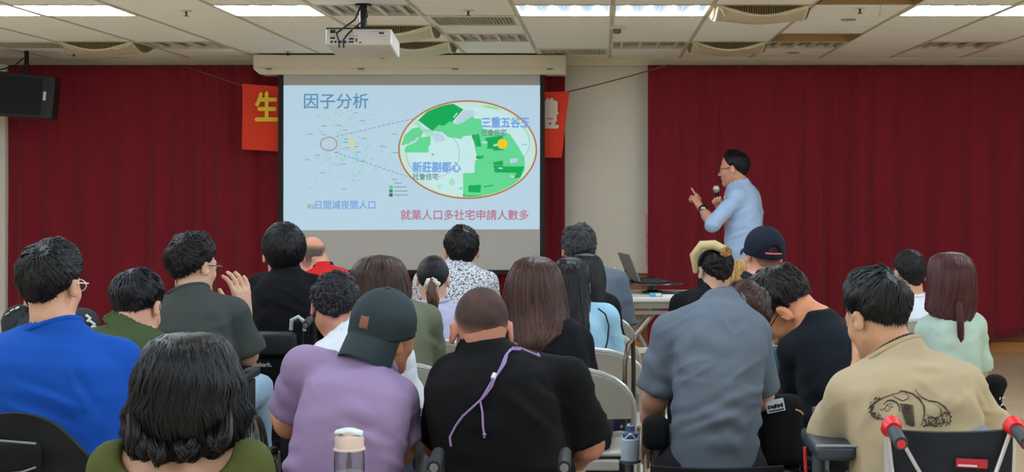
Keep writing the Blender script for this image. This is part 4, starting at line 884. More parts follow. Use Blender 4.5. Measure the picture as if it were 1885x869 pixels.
b = MB(); b.tube([(.015, -.01, -.02), (.03, -.04, -.08), (-.02, -.1, -.14), (-.06, -.165, -.19), (-.085, -.185, -.23), (-.085, -.175, -.275)], .005, 6); b.build('cable', pm, pj, smooth=True)
b = MB(); b.tube([(-.015, -.01, -.02), (-.04, -.06, -.1), (-.09, -.12, -.15), (-.13, -.17, -.19), (-.112, -.185, -.235), (-.112, -.175, -.275)], .005, 6); b.build('cable', pm, pj, smooth=True)

# ------------------------------------------------------------------ wall speaker, upper left
sp = thing('loudspeaker', 'black wall loudspeaker hanging at the top left corner', 'speaker', tuple(at(48, 175, 12.2)), rz=.18)
m_sp = mat('speaker_black', (17, 20, 25), .55)
b = MB(); b.prism([(-.34, -.16), (.22, -.20), (.25, .14), (-.34, .20)], -.12, .14); b.build('cabinet', m_sp, sp, bevel=.01)
b = MB(); b.prism([(-.33, -.14), (.13, -.165), (.145, .125), (-.33, .17)], -.135, -.12); b.build('grille', mat('speaker_grille', (12, 14, 18), .8, bump=.4, scale=400), sp)
b = MB(); b.box(.155, .175, -.128, -.12, -.035, .035, Matrix.Rotation(.08, 4, 'Y')); b.build('badge', mat('badge_white', (215, 215, 215), .6), sp)
b = MB(); b.tube([(.0, .02, .12), (.0, .02, .30), (.0, .02, CZ-at(48, 175, 12.2)[2])], .018, 10); b.build('bracket', mat('black_metal', (22, 22, 25), .4, metal=.5), sp)
b = MB(); b.tube([(-.02, 0, .3), (-.1, .05, .24), (-.25, .1, .2)], .005, 6); b.build('cable', pm, sp)
# ------------------------------------------------------------------ folding chairs
m_ch = mat('chair_grey', (176, 174, 164), .38, metal=.15); m_ch2 = mat('chair_frame', (188, 188, 182), .32, metal=.35)
def chair_meshes():
    D = {}
    w2 = .215
    b = MB(); pts = [(-w2, .16, 0), (-w2, .0, .40), (-w2, -.13, .62)]+[(-w2*math.cos(t), -.13-.045*math.sin(t), .62+.155*math.sin(t)) for t in np.linspace(.15, PI-.15, 13)]+[(w2, -.13, .62), (w2, .0, .40), (w2, .16, 0)]
    b.tube(pts, .0125, 8); D['back_frame'] = (b.mesh('back_frame', m_ch2, smooth=True), None)
    b = MB()
    def pf(u, v):
        x = (u-.5)*2*(w2-.008); zt = .62+.148*math.sqrt(max(0, 1-(x/w2)**2)); z = .585+(zt-.585)*v; y = -.12-.3*(z-.60)-.012+.05*(abs(x)/w2)**2*.0-.018*(1-(x/w2)**2); return (x, y, z), (0, -1, -.2)
    b.sheet(pf, 20, 6, .006); D['back_panel'] = (b.mesh('back_panel', m_ch, smooth=True), None)
    b = MB(); b.box(-.195, .195, -.12, .24, .435, .452); D['seat'] = (b.mesh('seat', m_ch, smooth=True, bevel=.008), None)
    b = MB(); b.tube([(-.19, .02, .44), (-.19, -.26, 0)], .0115, 8); D['rear_leg'] = (b.mesh('rear_leg', m_ch2, smooth=True), None)
    b = MB(); b.tube([(.19, .02, .44), (.19, -.26, 0)], .0115, 8); D['rear_leg.001'] = (b.mesh('rear_leg', m_ch2, smooth=True), None)
    b = MB(); b.tube([(-.19, -.17, .14), (.19, -.17, .14)], .009, 8); D['rear_bar'] = (b.mesh('rear_bar', m_ch2, smooth=True), None)
    b = MB(); b.tube([(-.215, .09, .18), (.215, .09, .18)], .009, 8); D['front_bar'] = (b.mesh('front_bar', m_ch2, smooth=True), None)
    b = MB(); b.box(-.16, .16, -.14, -.10, .385, .425); D['bracket'] = (b.mesh('bracket', m_ch, bevel=.006), None)
    return D
CHM = chair_meshes()
def folding_chair(x, y, rz, label):
    t = thing('folding_chair', label, 'chair', (x, y, 0), rz, 'grey folding chairs of the audience')
    for k, (me, _) in CHM.items(): link(k.split('.')[0], me, t)
    return t

# ------------------------------------------------------------------ wheelchairs
m_tire = mat('tyre_rubber', (26, 27, 29), .7); m_rim = mat('rim_alloy', (170, 174, 180), .3, metal=.8); m_hand = mat('hand_rim', (60, 62, 66), .3, metal=.7); m_spoke = mat('spoke_steel', (190, 194, 200), .3, metal=.8)
def wheel_meshes(R=.30):
    C = lambda r, x, n=48: [(x, r*math.cos(t), r*math.sin(t)) for t in np.linspace(0, 2*PI, n, endpoint=False)]
    b = MB(); b.tube(C(R-.014, 0), .014, 8, closed=True); tire = b.mesh('tire', m_tire, smooth=True)
    b = MB(); b.tube(C(R-.032, 0), .009, 6, closed=True); rim = b.mesh('rim', m_rim, smooth=True)
    b = MB(); b.tube(C(R-.05, .035), .009, 8, closed=True); hrim = b.mesh('hand_rim', m_hand, smooth=True)
    b = MB(); b.tube([(-.03, 0, 0), (.03, 0, 0)], .024, 14); hub = b.mesh('hub', m_rim, smooth=True)
    b = MB(); b.tube([(.02, .015, .0), (0, .0, R-.035)], .0014, 5); spk = b.mesh('spoke', m_spoke)
    return tire, rim, hrim, hub, spk
WM = wheel_meshes()
def wheelchair(x, y, label, rz=0., w=.42, top=.88, fab=(24, 25, 28), frame=(70, 74, 80), back='flat', handles=None, arms=True, pad=(28, 30, 33), seat=.47, cane_metal=.6, depth=.42, backy=-.20, handle_z=None, ring_col=None, spokes=24):
    t = thing('wheelchair', label, 'wheelchair', (x, y, 0), rz, 'wheelchairs of the audience'); m_f = mat('wc_frame_%d_%d_%d' % frame, frame, .35, metal=cane_metal)
    m_c = cloth('wc_fabric_%d_%d_%d' % fab, fab, .7); m_p = mat('wc_pad_%d_%d_%d' % pad, pad, .6, bump=.1, scale=80); h = w/2; hz = handle_z or top-.02
    b = MB(); b.box(-h+.01, h-.01, backy+.03, backy+.03+depth, seat-.05, seat); b.build('seat_cushion', m_c, t, smooth=True, bevel=.02)
    b = MB()
    def bf(u, v_):
        xx = (u-.5)*2*h; tp = top-(.0 if back == 'flat' else (.16 if back == 'arch' else .07)*(abs(xx)/h)**2.2)
        z = seat-.02+(tp-seat+.02)*v_; yy = backy-.045*(1-(xx/h)**2)-.08*(z-seat)+.006*math.sin(z*60)*(.4+.6*math.sin(xx*20)); return (xx, yy, z), (0, -1, 0)
    b.sheet(bf, 24, 16, .022); bk = b.build('backrest', m_c, t, smooth=True)
    for s in (-1, 1):
        b = MB(); top_y = backy-.08*(hz-seat)
        if handles: b.tube([(s*h, backy, .28), (s*h, backy-.01, seat), (s*h, top_y, hz-.03), (s*h, top_y-.02, hz), (s*h, top_y-.05, hz+.005)], .0125, 10)
        else: b.tube([(s*h, backy, .28), (s*h, backy-.01, seat), (s*h, backy-.08*(top-.1-seat), top-.10)], .0125, 10)
        b.build('back_cane', m_f, t, smooth=True)
        if handles:
            b = MB(); e = (s*h, top_y-.15, hz-.012); b.tube([(s*h, top_y-.04, hz+.005), (s*h, top_y-.09, hz), e], [.016, .017, .0175], 12); gp = b.build('push_handle', mat('grip_%d_%d_%d' % handles, handles, .6), t, smooth=True)
            b = MB(); b.tube([(s*h, top_y-.148, hz-.012), (s*h, top_y-.156, hz-.013)], .011, 12)
            b.build('end_plug', mat('plug_red', (190, 40, 44), .5) if ring_col else mat('plug_grey', (110, 114, 120), .5), gp)
            if ring_col:
                b = MB(); b.tube([(s*h, top_y-.005, hz+.0), (s*h, top_y-.03, hz+.012), (s*h, top_y-.055, hz+.006)], [.024, .027, .020], 12); q = b.build('handle_joint', mat('ring_%d_%d_%d' % ring_col, ring_col, .4), t, smooth=True); q['label'] = 'bright red folding joint of the push handle'
        b = MB(); b.tube([(s*h, backy, .30), (s*h, .30, .30), (s*h, .36, .36), (s*h, .40, .10)], .012, 8); b.tube([(s*h, backy, seat-.03), (s*h, .26, seat-.03), (s*h, .34, seat-.06), (s*h, .36, .36)], .012, 8); b.tube([(s*h, backy, .30), (s*h, .05, .16), (s*h, .30, .14)], .011, 8); b.build('side_frame', m_f, t, smooth=True)
        wx = s*(h+.055); wh = link('drive_wheel', WM[0], t, (wx, backy+.06, .30), (0, 0, 0 if s > 0 else PI))
        for nm, me in (('rim', WM[1]), ('hand_rim', WM[2]), ('hub', WM[3])): link(nm, me, wh)
        for k in range(spokes): link('spoke', WM[4], wh, rot=(2*PI*k/spokes, 0, 0))
        b = MB(); b.tube([(s*(h-.02), .30+.065*math.cos(a), .078+.065*math.sin(a)) for a in np.linspace(0, 2*PI, 18, endpoint=False)], .013, 8, closed=True); cs = b.build('caster', m_tire, t, smooth=True)
        b = MB(); b.tube([(s*(h-.02), .30, .078), (s*(h-.02), .28, .16), (s*(h-.005), .28, .24)], .010, 8); b.build('fork', m_f, cs, smooth=True)
        if arms:
            b = MB(); b.box(s*(h+.005)-.028, s*(h+.005)+.028, backy+.05, .22, seat+.20, seat+.235); b.build('armrest', m_p, t, bevel=.01, smooth=True)
            b = MB(); b.box(s*(h+.01)-.006, s*(h+.01)+.006, backy+.04, .20, seat-.02, seat+.19); b.build('side_guard', m_p, t, bevel=.003)
        b = MB(); b.box(s*.10-.075, s*.10+.075, .40, .55, .055, .075); b.build('footplate', m_p, t, bevel=.005)
    b = MB(); b.tube([(-h, backy+.06, .30), (h, backy+.06, .30)], .014, 10); b.build('axle', m_f, t, smooth=True)
    b = MB(); b.tube([(-h+.01, -.12, .16), (h-.01, .2, .42)], .010, 8); b.build('cross_brace', m_f, t); b = MB(); b.tube([(h-.01, -.12, .16), (-h+.01, .2, .42)], .010, 8); b.build('cross_brace', m_f, t)
    return t, bk

# ------------------------------------------------------------------ speaker's table and what stands on it
tx0, tx1 = .02, 1.15; ty0, ty1, tz = 9.9, 10.6, .722
tb_ = thing('folding_table', 'long white folding table with grey crossed legs in front of the curtain', 'table', ((tx0+tx1)/2, (ty0+ty1)/2, 0)); TO = np.array(tb_.location)
hw, hd = (tx1-tx0)/2, (ty1-ty0)/2
m_tt = mat('table_white', (206, 204, 196), .35); m_tl = mat('table_leg', (158, 156, 148), .35, metal=.4)
b = MB(); b.box(-hw, hw, -hd, hd, tz-.032, tz); b.build('tabletop', m_tt, tb_, bevel=.008, smooth=True)
b = MB(); b.box(-hw+.03, hw-.03, -hd+.02, -hd+.04, tz-.075, tz-.032); b.build('apron', m_tl, tb_)
b = MB(); b.box(-hw+.03, hw-.03, -hd+.03, -hd+.05, tz-.115, tz-.09); b.build('rail', m_tl, tb_)
for s in (-1, 1):
    for yy in (-hd+.06, hd-.06):
        b = MB(); b.tube([(s*(hw-.06), yy, tz-.04), (s*(hw-.06), yy, 0)], .014, 10); b.build('leg', m_tl, tb_, smooth=True)
    b = MB(); b.tube([(s*(hw-.06), -hd+.06, .12), (s*(hw-.06), hd-.06, .12)], .012, 8); b.build('foot_bar', m_tl, tb_, smooth=True)
L3 = lambda px, py, y: Vector(at(px, py, y)-TO)
for (a, c, r) in (((1150, 641, 9.98), (1212, 566, 9.98), .016), ((1146, 575, 10.02), (1158, 612, 10.02), .012), ((1170, 604, 10.05), (1190, 641, 10.05), .013), ((1152, 620, 10.1), (1198, 566, 10.1), .015), ((1158, 610, 10.1), (1172, 641, 10.1), .010)):
    b = MB(); b.tube([L3(*a), L3(*c)], r, 8); b.build('cross_leg', m_tl, tb_, smooth=True)
b = MB(); a = L3(1140, 650, 9.95); c = L3(1250, 640, 9.95); b.box(-hw+.02, c[0]+.12, a[1]-.02, a[1]+.02, a[2], c[2]); b.build('stretcher', m_tt, tb_, bevel=.004)
# round stand with the laptop
st = thing('round_stand', 'low dark round turntable stand on the white folding table', 'stand', (at(1200, 0, 10.35)[0], 10.33, tz))
m_st = mat('stand_dark', (58, 52, 48), .25)
b = MB(); b.lathe([(.215, .062), (.218, .066), (.215, .072)], 48); b.build('disc', m_st, st, smooth=True); b = MB(); b.lathe([(.07, 0), (.07, .008), (.03, .02), (.03, .062)], 24); b.build('foot', m_st, st, smooth=True)
lp = thing('laptop', 'open grey laptop seen from its side on the round stand', 'laptop', (at(1178, 0, 10.33)[0]-.02, 10.33, tz+.072), rz=-PI/2+.25)
m_lp = mat('laptop_grey', (128, 126, 122), .4, metal=.3)
b = MB(); b.box(-.15, .15, -.02, .19, 0, .018); b.build('base', mat('laptop_dark', (40, 40, 42), .5), lp, bevel=.004)
Ml = Matrix.Translation((0, -.02, .012)) @ Matrix.Rotation(.38, 4, 'X')
b = MB(); b.box(-.15, .15, -.005, .005, 0, .20, Ml); b.build('lid', m_lp, lp, bevel=.003); b = MB(); b.box(-.14, .14, .005, .0065, .012, .19, Ml); b.build('display', mat('laptop_screen', (60, 70, 84), .2), lp)
b = MB(); b.tube([(-.10, .16, .026), (.1, .15, .026)], .013, 10); q = b.build('microphone', mat('black_plastic', (20, 20, 22), .5), loc=(at(1190, 0, 10.2)[0], 10.2, tz+.072-.012), smooth=True); tag(q, 'black handheld microphone lying beside the laptop', 'microphone')
b = MB(); b.tube([at(1128, 505, 10.3), at(1133, 488, 10.3), at(1138, 500, 10.32), at(1145, 512, 10.36), at(1150, 519, 10.4)], .003, 6); tag(b.build('cable', mat('cable_white', (200, 200, 196), .6)), 'thin white cable curling by the laptop', 'cable')
b = MB(); b.tube([at(1150, 500, 10.4), at(1160, 497, 10.42), at(1172, 504, 10.44), at(1192, 506, 10.45), at(1206, 510, 10.45), at(1212, 518, 10.46)], .004, 6); tag(b.build('cable', mat('black_plastic', (20, 20, 22), .5)), 'black cable looped behind the laptop', 'cable')
ms = thing('computer_mouse', 'black computer mouse at the right of the laptop', 'mouse', (at(1203, 0, 10.42)[0], 10.42, tz+.072)); b = MB(); b.lathe([(.03, 0), (.032, .012), (.02, .024), (.001, .028)], 16, Matrix.Diagonal((1, 1.6, 1, 1))); b.build('shell', mat('black_plastic', (20, 20, 22), .5), ms, smooth=True)
tp = thing('tissue_pack', 'turquoise and white tissue pack on the table front', 'pack', (at(1207, 0, 9.98)[0], 10.0, tz)); b = MB(); b.box(-.04, .04, -.03, .03, 0, .022); b.build('wrapper', mat('teal_pack', (70, 170, 190), .5), tp, bevel=.006); b = MB(); b.box(.0, .036, -.031, -.026, .004, .02); b.build('label', mat('pack_white', (220, 226, 226), .6), tp)
b = MB(); b.box(-.08, .08, -.05, .05, 0, .012); tag(b.build('notepad', mat('paper_white', (226, 226, 222), .7), loc=(at(1240, 0, 10)[0], 9.99, tz), rot=(0, 0, .1)), 'small white notepad on the table front edge', 'notepad')
b = MB(); b.tube([(-.07, 0, .018), (.07, .01, .018)], .004, 8); tag(b.build('pen', mat('black_plastic', (20, 20, 22), .5), loc=(at(1237, 0, 10)[0], 10.0, tz)), 'black pen lying on the white notepad', 'pen')

# ------------------------------------------------------------------ bottle in the foreground and its side table
bt = at(643, 786, 3.3); tbz = .70
sd = thing('side_table', 'small beige side table under the clear water bottle', 'table', (bt[0]+.1, 3.36, 0))
b = MB(); b.box(-.26, .26, -.2, .2, tbz-.025, tbz); b.build('tabletop', mat('beige_top', (190, 176, 150), .5), sd, bevel=.005)
for sx in (-.22, .22):
    for sy in (-.16, .16): b = MB(); b.tube([(sx, sy, tbz-.025), (sx, sy, 0)], .013, 8); b.build('leg', m_ch2, sd, smooth=True)
wb = thing('water_bottle', 'clear drinking bottle with beige collar and pale flip lid in the foreground', 'bottle', (bt[0], 3.3, tbz)); H_ = bt[2]-tbz
m_cl = mat('bottle_clear', (226, 226, 236), .08, trans=.96, alpha=1.); m_bc = mat('bottle_beige', (206, 184, 172), .45); m_bl = mat('bottle_lid', (206, 220, 218), .35); r0 = .0335
b = MB(); b.lathe([(r0*.9, .0), (r0, .006), (r0, H_-.075), (r0*.96, H_-.050), (r0*.90, H_-.046), (r0*.86, H_-.046), (r0*.92, H_-.052), (r0*.95, H_-.076), (r0*.95, .010), (.0, .008)], 40, caps=False); b.build('body', m_cl, wb, smooth=True)
b = MB(); b.lathe([(r0*.94, H_-.044), (r0*.95, H_-.026), (r0*.88, H_-.020), (r0*.55, H_-.017)], 40); b.lathe([(r0*1.03, H_-.050), (r0*1.05, H_-.047), (r0*1.0, H_-.044)], 40); b.build('collar', m_bc, wb, smooth=True)
b = MB(); b.lathe([(r0*.58, H_-.018), (r0*.6, H_-.009)], 24); b.build('spout', m_bc, wb, smooth=True)
b = MB()
def lf(u, v_):
    a = (v_-.5)*PI*.98; xx = -.030+.060*u; hw_ = .019*math.sqrt(max(0.02, 1-((u-.35)/.68)**2)); return (xx, hw_*math.sin(a), H_-.008+.008*math.sin(min(1, u*2.2)*PI/2)*math.cos(a)*.8-.010*max(0, u-.55)**1.3*2), (0, 0, -1)
b.sheet(lf, 14, 10, .004); b.build('flip_lid', m_bl, wb, smooth=True)
b = MB(); b.tube([(0.0, -.005, H_-.045), (0.0, -.005, H_-.075)], [.003, .004], 8); b.tube([(0, -.005, H_-.072), (0, -.005, H_-.090)], .0065, 10); b.build('stirrer', mat('stirrer_dark', (44, 36, 54), .4), wb, smooth=True)
b = MB(); b.lathe([(r0*.90, .012), (r0*.94, .03), (r0*.94, H_-.098), (.0, H_-.096)], 32, caps=False); b.build('inner_cup', mat('cup_frost', (208, 214, 210), .3, alpha=.55), wb, smooth=True)
b = MB(); b.lathe([(.006, .02), (.006, H_-.09)], 12, Matrix.Translation((0, -.006, 0))); b.build('straw', mat('straw_green', (150, 168, 150), .4), wb, smooth=True)
# ------------------------------------------------------------------ hair colours
h_black = hairmat('hair_black', (14, 14, 17), .42); h_blue = hairmat('hair_blueblack', (13, 14, 19), .40); h_soft = hairmat('hair_softblack', (24, 20, 22), .5)
h_grey = hairmat('hair_greying', (58, 58, 62), .5, .9); h_dgrey = hairmat('hair_darkgrey', (36, 36, 40), .5, .95); h_brown = hairmat('hair_brown', (58, 38, 32), .42, .5); h_brown2 = hairmat('hair_brown_long', (68, 42, 35), .38, .5)
h_red = hairmat('hair_redbrown', (70, 30, 30), .38, .45); h_blond = hairmat('hair_blond', (222, 206, 166), .85, .25); h_gold = hairmat('hair_gold', (186, 146, 90), .85, .45); h_buzz = hairmat('hair_buzz', (66, 54, 52), .85, .35, hi=(204, 144, 122)); h_stub = hairmat('hair_stubble', (120, 96, 84), .85, .3)
SHORT = dict(kind='short')
PIECES = {}
def strand_bunch(info, name, m, roots, tips, n=120, wid=.006, spread=.012, seed=1, sag=.0, label=None):
    """tufts from points near `roots` to points near `tips` (world space curves through given points)"""
    r = np.random.default_rng(seed); C = np.array(roots); K = 11; t = np.linspace(0, 1, K); P = np.stack([np.interp(t, np.linspace(0, 1, len(C)), C[:, i]) for i in range(3)], 1)
    for _ in range(3): P[1:-1] = (P[:-2]+2*P[1:-1]+P[2:])/4
    o = r.normal(size=(n, 1, 3)); o = o/np.linalg.norm(o, axis=2, keepdims=True)*r.uniform(0, 1.6, (n, 1, 1))**.7*spread*np.interp(t, [0, .5, 1], tips)[None, :, None]; Pn = P[None]+o; V, Q = ribbons(Pn, wid*r.uniform(.6, 1.3, n), P.mean(0)+V3(0, .02, 0), prof=(.5, 1, 1, .8, .1))
    ob = link(name, mesh_np(name, V-info['base'], Q, m, tone=np.repeat(r.uniform(0, 1, n), len(V)//n)), info['root'])
    if label: ob['label'] = label
    return ob

# ================================================================== nearest row
# long black hair, olive top, right in front at the lower left
def x_none(i): pass
P2 = person('person in olive-green top with thick wavy black hair, foreground left', 3.3, (338, 622), (340, 822, .03), (216, 872), (450, 866), hs=1.05, dyh=.03, pz=.42, dyp=-.06, pitch=6, yaw=6, skin_col=(204, 160, 136), tone='fair',
    shirt=dict(col=(78, 84, 44), neck='none', scoop=(.125, .085), sleeve=.9, loose=.068, inf=.012, inset=.004, fold=.8), trousers=(40, 40, 46), fat=1.05,
    hair=dict(kind='long', mat=h_blue, n=3200, wave=.013, L=.20, fray=.010, wid=.0055, lev=[(611, 330, 352, 0, .01), (614, 300, 382, 0, .05), (622, 281, 398, 0, .085), (640, 267, 412, -.01, .108), (670, 258, 425, -.02, .118), (710, 252, 437, -.02, .12), (750, 240, 443, -.02, .118), (780, 236, 441, -.02, .11), (798, 239, 438, -.02, .10), (814, 248, 428, -.02, .08), (828, 268, 400, -.02, .06), (840, 285, 345, -.02, .03)]))
for k_, (x_, y_, dx, dy) in enumerate(((246, 770, -6, 62), (256, 790, 12, 58), (276, 806, 20, 48), (300, 812, -14, 46), (330, 812, 16, 34), (360, 806, -18, 34), (392, 798, 14, 34), (418, 786, -12, 40))):
    q_ = [at(x_, y_-30, 3.25), at(x_, y_, 3.215), at(x_+dx*.1, y_+dy*.4, 3.19), at(x_+dx*.5, y_+dy*.7, 3.185), at(x_+dx*.9, y_+dy*.88, 3.19), at(x_+dx*.8, y_+dy*1.0, 3.2)]
    strand_bunch(P2, 'curled_lock', h_blue, q_, (1., 1.2, .5), n=45, spread=.010, wid=.005, seed=30+k_)
folding_chair(P2['P'][0], P2['P'][1]+.03, 0, 'grey folding chair under the person in the olive-green top, foreground left')

# blue T-shirt
P1 = person('person in bright blue T-shirt with black hair and glasses, far left', 4.25, (93, 447), (100, 612, -.01), (-52, 672), (216, 668), yaw=13, pitch=2, hs=.92, dyh=.03, pz=.55, fat=1.08, glasses=(226, 224, 214), tone='tan', skin_col=(202, 152, 124),
    shirt=dict(col=(18, 74, 166), sleeve=.66, loose=.072, inf=.014, bunch=.16, folds=[((40, 720), (180, 772), .006, .012), ((60, 690), (210, 745), .004, .012), ((150, 660), (215, 760), .004, .012)]),
    arms=dict(l=dict(el=(-70, 800, .05), wr=(-10, 850, .35)), r=dict(el=(222, 812, .06), wr=(160, 850, .35))),
    hair=dict(mat=h_black, T=.020, side=.5, n=1500, L=.06, lift=.005, nape=3, rough=1.0, curl=.3), trousers=(40, 44, 52))
wc, bk = wheelchair(P1['P'][0]+.065, P1['P'][1]-.02, 'black wheelchair with a rounded black backrest under the blue T-shirt', w=.40, top=.90, back='arch', fab=(26, 28, 31), frame=(40, 42, 46), pad=(30, 32, 36), backy=-.23)
b = MB(); b.box(-.10, .075, -.375, -.32, .74, .83); pc = b.build('pouch', cloth('pouch_black', (18, 19, 21), .8), wc, bevel=.02, smooth=True)
b = MB(); b.tube([(-.10, -.377, .830), (-.01, -.380, .838), (.075, -.377, .830)], .003, 6); b.tube([(-.10, -.377, .772), (-.06, -.380, .758), (-.01, -.380, .754), (.04, -.380, .758), (.075, -.377, .770)], .003, 6); b.build('piping', mat('piping_grey', (128, 130, 132), .5), pc, smooth=True)

# lavender polo with reversed cap
def x_p9(i):
    dome_cap(i, rot=200, col=(44, 56, 60), brim_len=.066, patch=(2, 10, .03, .034, (128, 78, 54)), tilt=2, droop=2.2)
P9 = person('person in lavender polo shirt and dark grey backwards cap', 4.3, (704, 533), (674, 678, -.01), (562, 682), (728, 738), yaw=40, pitch=-8, roll=15, hs=1.0, dyh=.05, pz=.56, pel=628, dyp=-.10, fat=1.1, tone='tan2', skin_col=(190, 134, 100),
    shirt=dict(col=(146, 124, 160), neck='polo', sleeve=.72, loose=.070, inf=.014, bunch=.22, folds=[((640, 760), (745, 805), .006, .014), ((620, 790), (730, 770), .004, .012), ((700, 700), (752, 790), .003, .015)]),
    arms=dict(l=dict(el=(532, 780, .1), wr=(514, 752, .34), curl=(.7, .8, .9, 1.)), r=dict(el=(738, 830, .04), wr=(700, 868, .28))), hair=dict(mat=h_black, T=.006, side=.9, n=500, L=.03, wid=.004, lift=.002, nape=2, front=-4), trousers=(26, 30, 48), extra=x_p9, kyph=.04)
wheelchair(P9['P'][0]-.01, P9['P'][1]-.0, 'wheelchair with a maroon backrest under the lavender polo', w=.42, top=.72, back='arch', fab=(104, 22, 32), frame=(120, 122, 128), arms=False, backy=-.17)

# black T-shirt, cropped hair, purple cord
def x_p13(i):
    b = MB(); C = lambda px, py, d=0.: Vector(at(px, py, 4.3-d)-i['base'])
    m = mat('cord_purple', (142, 118, 168), .7)
    V = i['shirtV']
    def on(px, py, d=.008):     # on the back of the shirt
        p = at(px, py, 4.3); xs = V[:, 0]*4.3/V[:, 1]; zs = (V[:, 2]-CAMZ)*4.3/V[:, 1]; dd = (xs-p[0])**2+(zs-(p[2]-CAMZ))**2; k = np.argsort(dd)[:24]; y = V[k, 1].min()-d; return Vector(at(px, py, y)-i['base'])
    strands = [[(994, 656), (975, 648), (958, 641), (945, 640), (934, 650), (930, 668), (922, 680), (912, 694), (905, 712), (893, 728), (884, 738), (888, 760), (889, 785), (892, 806)],
               [(958, 644), (940, 643), (930, 656), (924, 672), (916, 688), (908, 697), (898, 715), (886, 735), (872, 748), (852, 766), (838, 785), (828, 805), (830, 822)]]
    for s in strands: b.tube([on(*q) for q in s], .0032, 8)
    cd = b.build('neck_cord', m, i['root'], smooth=True); cd['label'] = 'purple cord hanging down the back with a white bead'
    b = MB(); b.tube([on(911, 688, .011), on(907, 697, .011)], .0065, 10); b.build('bead', mat('bead_white', (220, 220, 224), .3), cd, smooth=True)
    for q in ((892, 800), (990, 653)):
        b = MB(); p = on(*q); b.lathe([(.001, -.006), (.006, 0), (.001, .006)], 10, Matrix.Translation(p)); b.build('knot', m, cd, smooth=True)
P13 = person('person in black T-shirt with cropped hair and purple cord down the back', 4.3, (886, 522), (893, 648, -.01), (838, 700), (1044, 704), yaw=-14, pitch=8, hs=1.02, dyh=.03, pz=.56, pel=938, fat=1.12, tone='ruddy', skin_col=(188, 128, 108),
    shirt=dict(col=(11, 12, 15), sleeve=.95, loose=.072, inf=.018, bunch=.2, fold=1.1, folds=[((930, 700), (1030, 790), .006, .014), ((980, 690), (1050, 750), .005, .012)]),
    arms=dict(l=dict(el=(810, 816, .06), wr=(850, 862, .33)), r=dict(el=(1082, 818, .03), wr=(1030, 862, .30)), fat=1.15),
    hair=dict(mat=h_buzz, T=.0025, side=.8, n=0, L=.010, wid=.0025, lift=.0005, nape=2, front=-4, rough=.3, fade=.85), trousers=(24, 24, 28), extra=x_p13)
b = MB(); b.tube([P13['H'](.092, -.012, -.042)-P13['base']+V3(.0, 0, .008*math.cos(t)-.0)+V3(.008*math.sin(t), 0, 0) for t in np.linspace(0, 2*PI, 12, endpoint=False)], .0022, 6, closed=True); b.build('earring', mat('silver', (210, 212, 218), .2, metal=1), P13['root'])
wheelchair(P13['P'][0], P13['P'][1]+.04, 'wheelchair with black round push grips under the black T-shirt', w=.335, top=.68, fab=(22, 23, 26), frame=(58, 60, 66), handles=(24, 26, 30), handle_z=.772, arms=False, backy=-.26)

